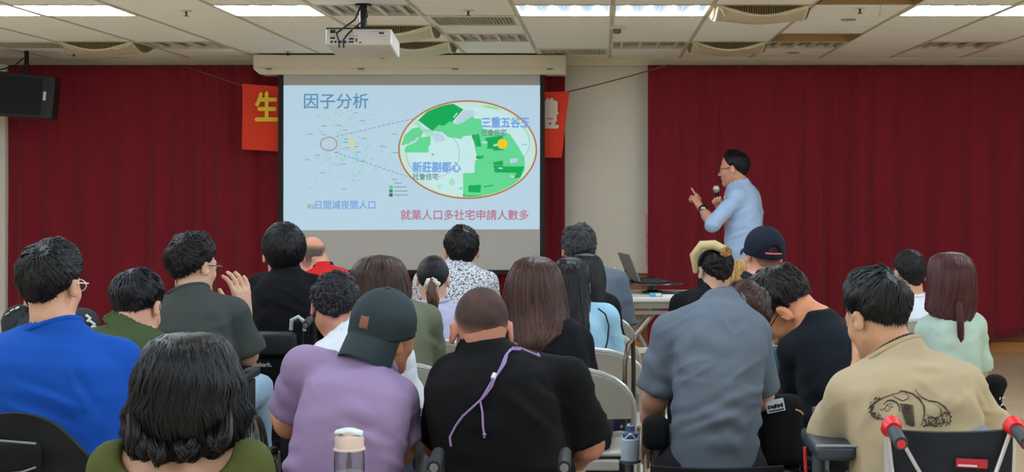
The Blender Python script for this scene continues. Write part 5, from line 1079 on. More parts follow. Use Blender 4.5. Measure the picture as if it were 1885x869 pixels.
# beige T-shirt with ink print
def x_p22(i):
    V = i['shirtV']
    def on(px, py, d=.0022):
        p = at(px, py, 4.2); xs = V[:, 0]*4.2/V[:, 1]; zs = (V[:, 2]-CAMZ)*4.2/V[:, 1]; back = V[:, 1] < i['P'][1]+.02; dd = np.where(back, (xs-p[0])**2+(zs-(p[2]-CAMZ))**2, 9); k = np.argsort(dd)[:6]; y = np.average(V[k, 1], weights=1/(dd[k]+1e-6))-d; return at(px, py, y)-i['base']
    Z = lambda q: (1590+q[0]/4.6, 680+q[1]/4.6); me = bpy.data.meshes.new('back_print'); vs = []; fs = []; r = random.Random(4)
    def stroke(pts, wd=1.0):
        P = [Z(p) for p in pts]; Q_ = []
        for a, c in zip(P[:-1], P[1:]):
            n = max(1, int(math.hypot(c[0]-a[0], c[1]-a[1])/3))
            for k in range(n): Q_.append((a[0]+(c[0]-a[0])*k/n, a[1]+(c[1]-a[1])*k/n))
        Q_.append(P[-1]); m = len(Q_); s0 = len(vs)
        for k, q in enumerate(Q_):
            a = Q_[max(0, k-1)]; c = Q_[min(m-1, k+1)]; L = math.hypot(c[0]-a[0], c[1]-a[1])+1e-6; nx, ny = -(c[1]-a[1])/L, (c[0]-a[0])/L; ww = 1.35*wd*(.35+.65*math.sin(PI*min(.95, max(.05, k/max(1, m-1)))))*r.uniform(.8, 1.2)/2
            vs.append(tuple(on(q[0]+nx*ww, q[1]+ny*ww))); vs.append(tuple(on(q[0]-nx*ww, q[1]-ny*ww)))
        for k in range(m-1): fs.append((s0+2*k, s0+2*k+1, s0+2*k+3, s0+2*k+2))
    stroke([(235, 210), (280, 205), (320, 183), (360, 190), (420, 210), (470, 250), (510, 310), (515, 370), (500, 440), (490, 475)], 2.4)
    stroke([(235, 210), (270, 240), (330, 268), (370, 250), (380, 225), (345, 190)], 1.4); stroke([(440, 165), (455, 200), (500, 240), (560, 270), (620, 275), (680, 310), (720, 360), (735, 410), (725, 460)], 1.8)
    stroke([(455, 215), (480, 240), (540, 262), (600, 268), (660, 300), (705, 350), (722, 400)], 1.0); stroke([(240, 215), (180, 235), (120, 265), (80, 300), (60, 350), (70, 390), (100, 415), (130, 425)], 2.4)
    stroke([(165, 300), (200, 265), (240, 262), (280, 280), (300, 320), (300, 360)], 2.4); stroke([(175, 340), (195, 300), (235, 285)], 1.0); stroke([(515, 380), (560, 390), (600, 410), (640, 400), (660, 370), (650, 330), (600, 290)], 1.0)
    for k in range(19): y = 292+k*9.5; x0 = 300+k*3; stroke([(x0, y), (x0+60, y+6+k*.6), (x0+120-k*2, y+14)], 1.5)
    for k in range(46): a = 2.2+k*.06; x = 180+125*math.cos(a)+r.uniform(-20, 14); y = 335+95*math.sin(a)*-1+r.uniform(-14, 16); stroke([(x, y), (x+r.uniform(10, 30), y-r.uniform(6, 22))], r.uniform(1.2, 2.6))
    for k in range(70): x = r.uniform(515, 735); y = r.uniform(400, 478) if x < 650 else r.uniform(340, 478); stroke([(x, y), (x+r.uniform(-14, 14), y+r.uniform(-10, 10)), (x+r.uniform(-16, 16), y+r.uniform(4, 16))], r.uniform(1.4, 3.))
    for k in range(26): x = 70+k*7; y = 400-k*4+r.uniform(-30, 30); stroke([(x, y), (x+12, y+8)], 2)
    me.from_pydata(vs, [], fs); me.materials.append(mat('print_ink', (66, 58, 50), .9)); o = link('back_print', me, i['root']); o['label'] = 'dark ink drawing printed on the back of the shirt'; o['kind'] = 'stuff'
    b = MB(); m = mat('necklace_bead', (66, 44, 30), .5); c0, nd, v = i['c0'], i['nd'], i['v']; e1 = unit(v-nd*np.dot(v, nd)); e2 = np.cross(nd, e1); n = 40
    bm_ = []
    nk = None
    for k in range(n):
        a = 2*PI*k/n; p = c0+(e1*math.cos(a)+e2*math.sin(a))*.066+nd*(.024)-i['base']; b = MB(); b.lathe([(.001, -.005), (.0045, -.003), (.0055, 0), (.0045, .003), (.001, .005)], 8, Matrix.Translation(p)); o = b.build('bead', m, i['root'] if nk is None else nk, smooth=True)
        if nk is None: nk = o; o.name = 'necklace'; o['label'] = 'brown wooden bead necklace'
P22 = person('person in beige T-shirt with an ink drawing on the back', 4.2, (1612, 497), (1655, 652, -.01), (1568, 728), (1772, 716), yaw=-34, pitch=16, roll=-4, hs=.98, dyh=.05, pz=.55, pel=1700, fat=1.15, tone='tan3', skin_col=(196, 148, 116),
    shirt=dict(col=(176, 160, 130), sleeve=.92, loose=.082, inf=.016, bunch=.18, folds=[((1600, 690), (1560, 790), .006, .014), ((1740, 690), (1800, 780), .005, .014), ((1775, 700), (1812, 760), .004, .01), ((1660, 665), (1720, 672), .004, .01)]),
    arms=dict(l=dict(el=(1531, 812, .14), wr=(1586, 668, .22), hf=(.0, .05, 1), hn=(-.6, -.6, 0), curl=(.9, 1., 1.1, 1.1)), r=dict(el=(1822, 812, .10), wr=(1800, 850, .38))),
    hair=dict(mat=h_black, T=.020, side=.3, n=1700, L=.07, lift=.005, nape=6, whorl=(.05, -.75, .55), rough=1.1, curl=.22), trousers=(50, 50, 54), extra=x_p22)
# red-handled wheelchair
wc, bk = wheelchair(.889, P22['P'][1]+.02, 'black wheelchair with red handle joints and red tag on its backrest', w=.31, top=.862, back='flat', fab=(32, 36, 44), frame=(198, 200, 204), handles=(52, 56, 62), handle_z=.862, ring_col=(212, 30, 34), backy=-.30, depth=.44, pad=(44, 50, 60), cane_metal=.2)
b = MB(); b.tube([(-.163, -.345, .875), (-.155, -.355, .78), (-.135, -.36, .62)], .0055, 8); b.build('frame_tube', mat('tube_silver', (196, 194, 196), .3, metal=.3), wc, smooth=True)
b = MB(); b.tube([(-.148, -.36, .87), (-.10, -.385, .78), (-.03, -.395, .66)], .0055, 8); b.build('frame_tube', mat('tube_silver', (196, 194, 196), .3, metal=.3), wc, smooth=True)
b = MB(); b.tube([(.150, -.36, .87), (.11, -.385, .78), (.07, -.39, .68)], .0055, 8); b.build('frame_tube', mat('tube_silver', (196, 194, 196), .3, metal=.3), wc, smooth=True)
b = MB(); b.box(-.04, .04, -.402, -.392, .775, .798, Matrix.Rotation(.05, 4, 'Y')); q = b.build('red_tag', mat('tag_red', (176, 28, 46), .6), wc, bevel=.003); q['label'] = 'red tag with a white line'
b = MB(); b.box(-.036, .012, -.405, -.400, .779, .784, Matrix.Rotation(.05, 4, 'Y')); b.build('line', mat('tag_line', (216, 196, 206), .6), q)
b = MB(); b.box(.17, .31, -.16, .2, .72, .79, Matrix.Rotation(-.2, 4, 'Y')); q = b.build('side_cushion', mat('cushion_blue', (120, 134, 150), .7), wc, bevel=.01, smooth=True)
b = MB(); b.box(-.31, -.20, -.10, .22, .735, .775, Matrix.Rotation(.0, 4, 'Y')); b.build('arm_pad', mat('pad_slate', (46, 52, 62), .4), wc, bevel=.012, smooth=True)
b = MB(); b.tube([(-.31, -.10, .777), (-.20, -.10, .777), (-.195, .0, .777)], .004, 6); b.build('pad_trim', mat('trim_grey', (140, 146, 152), .4), wc)
b = MB(); b.tube([(-.33, -.02, .76), (-.315, -.02, .45)], .005, 8); q = b.build('red_strut', mat('tag_red', (176, 28, 46), .6), wc, smooth=True)
p = at(1507, 750, 4.35); b = MB(); b.tube([(p[0], 4.35, .62), tuple(p+V3(0, 0, .0))], .019, 12); g = b.build('walking_stick_grip', mat('grip_slate', (70, 80, 90), .5), smooth=True); tag(g, 'slate grey upright grip handle beside the beige sleeve', 'grip')
# black pouch hanging beyond the beige sleeve
pp = at(1832, 728, 4.55); pch = thing('neck_pillow', 'black cushioned headpiece with white squiggles right of the beige T-shirt', 'pillow', tuple(pp-V3(0, 0, .13)))
Fd = Field(.006); Fd.ell(V3(0, 0, .165), V3(.036, .035, .030), None, .02); Fd.ell(V3(-.01, 0, .13), V3(.032, .032, .035), None, .02); Fd.ell(V3(.018, 0, .085), V3(.016, .02, .016), None, .015); Fd.ell(V3(-.005, 0, .075), V3(.022, .02, .04), None, .02); Fd.cone(V3(-.01, 0, .07), V3(-.01, .02, -.1), .016, .016)
V, Q = Fd.mesh(); link('cushion', mesh_np('cushion', V, Q, cloth('pillow_black', (16, 16, 18))), pch)
b = MB(); b.tube([(.006, -.036, .130), (.004, -.037, .122)], .0016, 6); b.tube([(.012, -.034, .126), (.017, -.033, .131), (.021, -.031, .124)], .0016, 6); b.tube([(.008, -.036, .104), (.014, -.034, .110), (.018, -.032, .106)], .0016, 6); b.build('stitching', mat('bead_white', (220, 220, 224), .3), pch)

# ================================================================== second row
P20 = person('person in slate-grey T-shirt bowing the head, brown hair', 4.85, (1368, 522), (1330, 560, .06), (1236, 618), (1380, 616), yaw=42, pitch=58, roll=24, hs=.95, dyh=.16, pz=.60, pel=1305, dyp=-.14, fat=1.0, tone='tan4', skin_col=(186, 138, 114), kyph=.06,
    shirt=dict(col=(92, 102, 114), neck='crew', sleeve=.86, loose=.068, inf=.014, bunch=.2, rise=.018, folds=[((1320, 575), (1345, 610), .008, .010), ((1345, 610), (1368, 590), .007, .010), ((1230, 640), (1240, 720), .004, .012), ((1250, 760), (1370, 700), .006, .014), ((1240, 780), (1340, 740), .005, .012), ((1280, 790), (1390, 745), .005, .012)]),
    arms=dict(l=dict(el=(1205, 736, .02), wr=(1196, 800, .12)), r=dict(el=(1402, 735, .08), wr=(1408, 800, .2))), hair=dict(mat=h_brown, T=.018, side=.4, n=1200, L=.06, lift=.004, nape=8), trousers=(28, 28, 36))
wheelchair(P20['P'][0]+.0, P20['P'][1]+.05, 'low-backed black wheelchair under the slate-grey T-shirt', w=.40, top=.64, fab=(20, 21, 24), frame=(104, 116, 124), arms=False, backy=-.22, pad=(24, 25, 28))
for s, px in ((-1, 1207), (1, 1372)):
    p = at(px, 800, 4.72); b = MB(); b.box(-.042, .042, -.03, .04, -.05, .06); o = b.build('side_pad', cloth('pad_black', (18, 18, 20)), bpy.data.objects['wheelchair.004'] if False else None, smooth=True, bevel=.03, loc=tuple(p)); tag(o, 'black padded lateral support at the '+('left' if s < 0 else 'right')+' hip of the slate-grey T-shirt', 'support', 'lateral supports')
P21 = person('person in black T-shirt with glasses leaning over, shaved sides', 5.25, (1436, 497), (1512, 590, .0), (1466, 652), (1564, 640), yaw=-70, pitch=36, roll=-20, hs=1.1, dyh=.12, pz=.58, pel=1545, dyp=-.05, fat=1.25, tone='warm', skin_col=(208, 140, 102), glasses=(40, 20, 20), kyph=.05,
    shirt=dict(col=(20, 26, 34), neck='none', rise=.02, sleeve=.9, loose=.075, inf=.016, bunch=.2, folds=[((1500, 660), (1480, 760), .005, .014)]),
    arms=dict(l=dict(el=(1475, 755, .16), wr=(1500, 810, .2)), r=dict(el=(1600, 740, .1), wr=(1560, 790, .35))), hair=dict(mat=h_soft, T=.026, side=.12, n=1500, L=.06, lift=.006, nape=14), trousers=(30, 34, 50))
wheelchair(P21['P'][0]-.02, P21['P'][1]+.02, 'wheelchair mostly hidden under the leaning black T-shirt', rz=.5, w=.42, top=.72, fab=(20, 21, 24), frame=(150, 154, 160), arms=False, backy=-.22)
bg = thing('shoulder_bag', 'black bag with white printed name tag hanging between the two leaning people', 'bag', tuple(at(1435, 800, 4.95)))
b = MB(); b.box(-.075, .075, -.05, .06, -.1, .13); b.build('body', cloth('bag_black', (20, 21, 25)), bg, bevel=.03, smooth=True)
b = MB(); b.box(-.03, .03, -.062, -.052, .085, .125, Matrix.Rotation(-.2, 4, 'Y')); q = b.build('name_tag', mat('tag_white', (216, 222, 226), .5), bg); q['label'] = 'white printed tag'
b = MB(); [b.box(x-.003, x+.003+.003*(k % 3), -.064, -.061, .098+(k % 2)*.003, .112-(k % 3)*.002, Matrix.Rotation(-.2, 4, 'Y')) for k, x in enumerate(np.linspace(-.022, .022, 7))]; b.box(-.024, .026, -.064, -.061, .089, .0935, Matrix.Rotation(-.2, 4, 'Y')); o = b.build('print', mat('tag_print', (52, 58, 66), .6), q); o['kind'] = 'stuff'
b = MB(); b.tube([(.045, -.055, .09), (.06, -.06, .085), (.07, -.055, .075)], .004, 6); q = b.build('zip_pull', mat('brass', (180, 140, 70), .35, metal=.6), bg); q['label'] = 'small brass zip pull'
fl = thing('patterned_bag', 'small dark teal and maroon patterned bag on the lap of the leaning person', 'bag', tuple(at(1440, 660, 5.35)))
b = MB(); b.box(-.04, .045, -.03, .05, -.09, .04); b.build('body', mat('teal_print', (58, 92, 104), .8, var=.6, vscale=30), fl, bevel=.02, smooth=True); b = MB(); b.box(-.043, .045, -.033, -.028, -.085, -.05); b.build('band', mat('maroon_band', (104, 30, 40), .7), fl)

# ================================================================== left block behind the blue T-shirt
P4 = person('person in olive-green collared shirt with head bowed, left', 5.0, (254, 500), (238, 600, .0), (186, 642), (300, 655), yaw=12, pitch=24, roll=-3, hs=.92, dyh=.05, pz=.52, pel=240, tone='tan', shirt=dict(col=(62, 76, 46), neck='shirt', sleeve=.9, inf=.012, loose=.066),
    hair=dict(mat=h_blue, T=.020, side=.3, n=1300, L=.07, lift=.006, nape=6, whorl=(0, -.55, .83)), trousers=(40, 42, 48))
folding_chair(P4['P'][0], P4['P'][1]+.03, 0, 'grey folding chair under the olive-green collared shirt')
def x_p3(i):
    m = mat('check_white', (214, 218, 216), .8)
    for q in ((13, 578), (22, 571), (31, 567)): b = MB(); b.tube([on_shirt(i, q[0]-3, q[1]+2, .002), on_shirt(i, q[0]+3, q[1]-2, .002)], .010, 4, r2=.3); b.build('white_check', m, i['root'])
    for q in (((158, 580), (166, 586), (160, 592)), ((164, 590), (174, 597), (168, 603)), ((172, 600), (182, 607))): b = MB(); b.tube([on_shirt(i, a, c, .002) for a, c in q], .006, 6); b.build('white_stripe', m, i['root'])
P3 = person('person in dark sports jersey with white shoulder checks, behind the blue T-shirt', 6.0, (88, 494), (94, 574, .0), (36, 596), (152, 600), yaw=-8, pitch=6, hs=1.0, pz=.50, shirt=dict(col=(52, 56, 60), sleeve=.8, inf=.014), hair=dict(mat=h_black, T=.014, side=.5, n=500, L=.05, wid=.008), extra=x_p3)
folding_chair(P3['P'][0], P3['P'][1]+.03, 0, 'grey folding chair under the dark sports jersey')
P5 = person('person in dark green-grey T-shirt raising the right hand', 6.2, (354, 432), (350, 541, -.01), (296, 580), (430, 580), yaw=34, pitch=4, hs=1.0, dyh=.03, pz=.54, pel=362, fat=1.15, tone='fair', skin_col=(210, 164, 140), glasses=(70, 24, 30),
    shirt=dict(col=(66, 72, 70), sleeve=.97, loose=.085, inf=.016, folds=[((400, 600), (440, 640), .006, .012)]),
    arms=dict(r=dict(el=(454, 652, .05), wr=(450, 590, .10), hf=(-.12, .05, 1), hn=(.75, -.6, 0), hs=-1, curl=(.35, .35, .3, .25), spread=.09, s=1.3, thumb=.3, tc=.0), fat=1.15),
    hair=dict(mat=h_soft, T=.022, side=.5, n=1500, L=.06, lift=.008, nape=4, rough=1.5, curl=.6, wid=.008), trousers=(150, 178, 200), legs=dict(kr=(476, 716, .45), kl=(330, 716, .45)), h=.0065)
wheelchair(P5['P'][0]-.03, P5['P'][1]+.0, 'wheelchair under the green-grey T-shirt, dark armrest by the pale jeans', w=.44, top=.74, fab=(22, 24, 26), frame=(44, 46, 50), arms=True, backy=-.22)

def x_p6(i): pass
P6 = person('person in black high-neck top and thick straight black hair before the screen edge', 7.2, (523, 413), (528, 502, -.01), (474, 532), (578, 532), yaw=-14, pitch=-4, hs=1.1, pz=.56, tone='fair2', skin_col=(206, 158, 132), fat=1.1,
    shirt=dict(col=(11, 12, 15), neck='turtle', sleeve=2.0, inf=.012), hair=dict(mat=h_black, T=.022, side=.75, n=1300, L=.09, lift=.002, nape=-4, rough=.5, curl=.12), trousers=(24, 24, 28),
    arms=dict(l=dict(el=(452, 600, .1)), r=dict(el=(602, 600, .1))))
wc, bk = wheelchair(P6['P'][0]-.02, P6['P'][1]-.02, 'black wheelchair with white lettering on its lower back panel', w=.42, top=.79, fab=(17, 18, 20), frame=(40, 42, 46), backy=-.24, arms=True, handles=(30, 34, 36), handle_z=.86)
W0 = np.array(wc.location); YF = W0[1]-.33
b = MB(); a = at(470, 652, YF)-W0; c = at(548, 610, YF)-W0; b.box(a[0], c[0], a[1]-.05, a[1]+.02, a[2], c[2]); b.build('backpack', mat('bag_leather', (26, 30, 34), .5, bump=.3, scale=30), wc, bevel=.02, smooth=True)
b = MB(); a = at(448, 720, YF)-W0; c = at(545, 660, YF)-W0; b.box(a[0], c[0], a[1]-.03, a[1]+.03, a[2], c[2]); lower = b.build('lower_panel', cloth('panel_black', (15, 16, 18)), wc, bevel=.03, smooth=True)
a = at(463, 675, YF-.035); c = at(500, 667, YF-.035); writing('writing', 'ellebark.', a[0], c[0], a[2], c[2], YF-.037, mat('bag_text', (170, 172, 172), .6), lower, W0, bold=.0012)
bpy.data.objects[lower.name]['label'] = 'black lower back panel with small white lettering'
b = MB(); q = at(548, 595, YF)-W0; b.tube([(q[0]-.03, q[1], q[2]-.03), (q[0]-.025, q[1]-.01, q[2]+.015), (q[0]+.005, q[1]-.01, q[2]+.03), (q[0]+.03, q[1]-.01, q[2]+.01), (q[0]+.03, q[1], q[2]-.035)], .009, 8); b.build('cane_hook', mat('hook_white', (190, 200, 202), .4), wc, smooth=True)
b = MB(); q = at(546, 606, YF+.01)-W0; b.box(q[0]-.025, q[0]+.03, q[1]-.01, q[1]+.03, q[2]-.09, q[2]+.04); b.build('handle_wrap', cloth('wrap_dark', (26, 34, 38)), wc, bevel=.012, smooth=True)

P7 = person('balding person with grey hair in red shirt with navy collar', 8.3, (575, 433), (590, 494, .0), (556, 516), (625, 516), yaw=10, pitch=-2, hs=.92, pz=.5, tone='warm2', skin_col=(212, 150, 124), shirt=dict(col=(206, 40, 42), sleeve=.8, neck='none', inf=.012),
    hair=dict(mat=hairmat('hair_sparse_grey', (104, 92, 86), .8, .3, hi=(196, 142, 118)), T=.003, side=1., n=0, fade=.8, top=38, nape=0, rough=.4))
b = MB(); c0, nd, v = P7['c0'], P7['nd'], P7['v']; e1 = unit(v-nd*np.dot(v, nd)); e2 = np.cross(nd, e1); b.lathe([(.078, -.01), (.066, .03), (.060, .03), (.070, -.012)], 28, Matrix.Translation(c0-P7['base']) @ Matrix.Rotation(.1, 4, 'X')); q = b.build('collar', cloth('navy_collar', (24, 28, 62)), P7['root'], smooth=True); q['label'] = 'navy blue collar'
folding_chair(P7['P'][0], P7['P'][1]+.03, 0, 'grey folding chair under the red shirt with navy collar')

P8 = person('person with curly greying hair and white collared shirt beside the cap', 5.2, (617, 503), (632, 618, .0), (592, 672), (730, 662), yaw=-4, pitch=16, roll=3, hs=.9, dyh=.04, pz=.54, tone='ruddy', shirt=dict(col=(208, 214, 222), neck='shirt', sleeve=.85, inf=.012, loose=.066),
    hair=dict(mat=h_dgrey, T=.014, side=.6, n=1700, L=.03, lift=.008, curl=1.1, nape=2, rough=1.4, wid=.006), trousers=(36, 44, 66))
wheelchair(P8['P'][0]-.01, P8['P'][1]+.03, 'wheelchair with black tyres and pale spokes left of the lavender polo', w=.42, top=.70, fab=(24, 25, 28), frame=(120, 124, 130), arms=True, backy=-.2)
P10 = person('person with chin-length brown hair and grey-green shirt behind the cap', 6.05, (697, 473), (722, 556, .0), (676, 598), (784, 592), yaw=-6, pitch=10, roll=-4, hs=1.0, pz=.50, pel=750, shirt=dict(col=(108, 114, 94), sleeve=1.0, loose=.07, inf=.016, neck='shirt', folds=[((780, 610), (812, 650), .006, .012)]),
    arms=dict(r=dict(el=(796, 684, .12))), hair=dict(kind='long', mat=h_brown, n=1000, L=.14, fray=.005, wid=.008, lev=[(469, 688, 705, 0, .01), (472, 672, 722, 0, .06), (480, 660, 735, 0, .095), (495, 650, 744, -.01, .115), (515, 645, 750, -.01, .12), (540, 642, 754, -.02, .115), (560, 645, 752, -.03, .10), (580, 655, 742, -.04, .07), (590, 670, 725, -.05, .04)]))
folding_chair(P10['P'][0]+.02, P10['P'][1]+.03, 0, 'grey folding chair seen between the lavender polo and the black T-shirt')
def x_p11(i):
    m = mat('scrunchie', (206, 196, 190), .7, var=.5, vscale=60); c = at(795, 524, i['Y']-.12); b = MB()
    b.tube([c-i['base']+V3(.024*math.cos(t)*(1+.15*math.sin(6*t)), -.008*math.sin(3*t), .020*math.sin(t)) for t in np.linspace(0, 2*PI, 28, endpoint=False)], [.0115+.003*math.sin(k*2.1) for k in range(28)], 8, closed=True); q = b.build('scrunchie', m, i['root'], smooth=True); q['label'] = 'white patterned scrunchie'
    strand_bunch(i, 'ponytail', hairmat('hair_ponytail', (92, 66, 48), .45, .5), [at(795, 515, i['Y']-.12), at(794, 535, i['Y']-.15), at(798, 552, i['Y']-.15), at(797, 568, i['Y']-.14), at(802, 576, i['Y']-.13)], (.5, 1.3, .5), n=220, spread=.016, wid=.007, seed=5)
    b = MB(); c = at(795, 545, i['Y']-.14)-i['base']; b.tube([at(795, 520, i['Y']-.11)-i['base'], at(794, 538, i['Y']-.135)-i['base'], at(797, 556, i['Y']-.135)-i['base'], at(799, 570, i['Y']-.13)-i['base']], [.012, .026, .024, .008], 12); b.build('ponytail_core', mat('pony_core', (70, 50, 38), .5), i['root'], smooth=True)
P11 = person('person with a ponytail in a pale scrunchie and lavender-white top', 6.9, (797, 470), (797, 556, .0), (768, 596), (840, 590), yaw=0, pitch=6, hs=.86, pz=.48, pel=805, tone='fair', shirt=dict(col=(178, 176, 204), sleeve=1.0, inf=.012, neck='crew', mat=mat('lavender_print', (178, 176, 204), .9, var=.22, vscale=22)),
    hair=dict(mat=h_black, T=.010, side=.9, n=900, L=.09, wid=.006, lift=.001, curl=.08, rough=.3, whorl=(0, .9, .45), nape=0), extra=x_p11)
folding_chair(P11['P'][0]+.03, P11['P'][1]+.05, 0, 'grey folding chair under the person with the ponytail')
m_pat = bpy.data.materials.new('dashed_print'); m_pat.use_nodes = True
def pat_mat():
    nt = m_pat.node_tree; N = nt.nodes; L = nt.links; b = N['Principled BSDF']; b.inputs['Roughness'].default_value = .9
    tc = N.new('ShaderNodeTexCoord'); v = N.new('ShaderNodeTexVoronoi'); v.inputs['Scale'].default_value = 105; v.distance = 'MANHATTAN'; v.feature = 'DISTANCE_TO_EDGE'; v.feature = 'F1'
    w_ = N.new('ShaderNodeTexNoise'); w_.inputs['Scale'].default_value = 95; L.new(tc.outputs['Object'], w_.inputs[0]); L.new(tc.outputs['Object'], v.inputs['Vector'])
    m_ = N.new('ShaderNodeMath'); m_.operation = 'MULTIPLY'; L.new(v.outputs['Distance'], m_.inputs[0]); L.new(w_.outputs[0], m_.inputs[1]); r = N.new('ShaderNodeValToRGB'); L.new(m_.outputs[0], r.inputs[0])
    r.color_ramp.elements[0].position = .26; r.color_ramp.elements[0].color = lin((70, 76, 92))+(1,); r.color_ramp.elements[1].position = .33; r.color_ramp.elements[1].color = lin((214, 216, 222))+(1,); L.new(r.outputs[0], b.inputs['Base Color'])
pat_mat()
P12 = person('person in white shirt with small dark dashes, in front of the screen', 8.3, (850, 416), (846, 486, .0), (782, 520), (894, 522), yaw=-6, pitch=-2, hs=1.08, pz=.52, shirt=dict(mat=m_pat, sleeve=.9, inf=.014, neck='shirt'), hair=dict(mat=h_black, T=.016, side=.7, n=1000, L=.05, lift=.003, nape=-2), fat=1.1)
folding_chair(P12['P'][0], P12['P'][1]+.03, 0, 'grey folding chair under the white dashed shirt')

# ================================================================== middle column
P14 = person('person with long straight brown hair and black tee, right of the cropped head', 5.9, (985, 472), (990, 582, .0), (935, 636), (1062, 634), yaw=6, pitch=2, hs=1.1, pz=.50, pel=1045, tone='fair', shirt=dict(col=(14, 16, 22), sleeve=.95, loose=.072, inf=.016),
    hair=dict(kind='long', mat=h_brown2, n=1700, L=.24, fray=.004, wid=.007, lev=[(471, 978, 994, 0, .01), (474, 962, 1006, 0, .05), (481, 950, 1018, 0, .085), (495, 941, 1028, -.01, .105), (520, 932, 1036, -.01, .115), (550, 928, 1042, -.02, .112), (580, 932, 1047, -.04, .10), (605, 944, 1046, -.06, .08), (625, 950, 1022, -.075, .06), (640, 955, 1005, -.08, .045), (655, 962, 995, -.085, .02)]))
folding_chair(P14['P'][0]+.04, P14['P'][1]+.03, 0, 'grey folding chair with arched back under the long brown hair')
def x_p15(i):
    b = MB()
    for pts in ([(1101, 568), (1114, 578), (1121, 600), (1118, 630), (1108, 660)],): b.tube([at(q[0], q[1], i['Y']-.13)-i['base'] for q in pts], .004, 6)
    b.build('strap', mat('strap_navy', (26, 34, 60), .7), i['root'], smooth=True)
P15 = person('person with long black hair and light blue top in the centre column', 6.55, (1050, 474), (1055, 568, .0), (1040, 596), (1112, 590), yaw=2, pitch=2, hs=.98, pz=.48, pel=1085, tone='fair', shirt=dict(col=(150, 194, 218), sleeve=.85, loose=.072, inf=.022, folds=[((1105, 600), (1125, 650), .006, .01), ((1085, 600), (1100, 660), .006, .01)]), trousers=(28, 30, 58), fat=1.1,
    hair=dict(kind='long', mat=h_blue, n=1300, L=.26, fray=.004, wid=.006, lev=[(473, 1042, 1056, 0, .01), (476, 1030, 1067, 0, .05), (483, 1024, 1076, 0, .08), (500, 1019, 1083, -.01, .1), (530, 1020, 1084, -.02, .1), (565, 1028, 1086, -.05, .09), (595, 1040, 1086, -.08, .07), (615, 1052, 1084, -.1, .04), (628, 1060, 1078, -.11, .02)]), extra=x_p15)
folding_chair(P15['P'][0]+.03, P15['P'][1]+.04, 0, 'grey folding chair with a paper beside it under the light blue top')
P15b = person('person with dark half-length hair and black tee behind the light blue top', 7.4, (1080, 467), (1084, 540, .0), (1064, 568), (1118, 568), yaw=12, pitch=4, hs=.94, pz=.48, pel=1095, tone='fair', shirt=dict(col=(20, 22, 26), sleeve=.9, inf=.016, loose=.07),
    arms=dict(r=dict(el=(1128, 640, .02), wr=(1132, 675, .22))), hair=dict(kind='long', mat=h_black, n=900, L=.2, fray=.003, wid=.007, lev=[(466, 1072, 1086, 0, .01), (469, 1060, 1098, 0, .06), (478, 1053, 1106, 0, .09), (495, 1050, 1110, -.01, .1), (515, 1054, 1114, -.02, .1), (535, 1066, 1113, -.05, .07), (550, 1082, 1112, -.06, .035)]))
folding_chair(P15b['P'][0], P15b['P'][1]+.04, 0, 'grey folding chair hidden under the black tee behind the light blue top')
P16 = person('person with grey hair and blue-grey shirt before the pale wall', 8.3, (1066, 415), (1078, 492, .0), (1040, 530), (1136, 522), yaw=-4, pitch=-4, hs=1.05, pz=.52, pel=1095, tone='tan4', fat=1.1, shirt=dict(col=(98, 110, 124), sleeve=.92, inf=.016, neck='crew', loose=.07, folds=[((1110, 520), (1140, 560), .006, .012), ((1100, 540), (1140, 580), .005, .012)]),
    arms=dict(r=dict(el=(1150, 608, .0), wr=(1138, 640, .25)), fat=1.1), hair=dict(mat=h_grey, T=.018, side=.5, n=1200, L=.045, lift=.006, nape=0, rough=1.3, curl=.5))
folding_chair(P16['P'][0], P16['P'][1]+.03, 0, 'grey folding chair under the blue-grey shirt')

# ================================================================== right block
def x_p17(i):
    Y = i['Y']+i.get('dy', 0)
    roots = [at(1280, 500, Y-.02), at(1277, 470, Y-.04), at(1292, 452, Y-.06), at(1315, 451, Y-.07), at(1338, 462, Y-.08)]
    strand_bunch(i, 'blond_top_hair', h_blond, roots, (.7, 1.2, .8), n=900, spread=.013, wid=.0055, seed=9, label='bleached blond hair combed over and tied back')
    b = MB(); b.tube([np.array(q)-i['base'] for q in roots], [.012, .022, .026, .026, .02], 12); b.build('blond_core', mat('blond_core', (200, 178, 130), .6), i['root'], smooth=True)
    c = at(1336, 463, Y-.09); rr = np.random.default_rng(3); C = rr.normal(size=(320, 3)); C /= np.linalg.norm(C, axis=1)[:, None]; P = np.stack([c+C*.006, c+C*.018+V3(.004, 0, 0), c+C*V3(.036, .03, .030)], 1); P = np.stack([P[:, 0], (P[:, 0]+P[:, 1])/2, P[:, 1], (P[:, 1]+P[:, 2])/2, P[:, 2]], 1); V, Q = ribbons(P, np.full(320, .006), c+V3(0, .03, 0)); link('hair_bun', mesh_np('hair_bun', V-i['base'], Q, h_gold, tone=np.repeat(rr.uniform(0, 1, 320), 15)), i['root'])
P17 = person('person with bleached blond top hair, dark shaved sides, black top', 7.9, (1316, 448), (1310, 532, .0), (1256, 562), (1330, 560), yaw=-22, pitch=14, hs=1.1, pz=.50, pel=1290, tone='fair', shirt=dict(col=(18, 20, 25), sleeve=.45, inf=.016, neck='shirt', fold=1.3, loose=.07),
    arms=dict(l=dict(el=(1240, 640, .05))), hair=dict(mat=h_black, T=.010, side=.9, n=700, L=.03, wid=.006, lift=.002, nape=0), extra=x_p17)
folding_chair(P17['P'][0], P17['P'][1]+.03, 0, 'grey folding chair under the black top with blond hair')
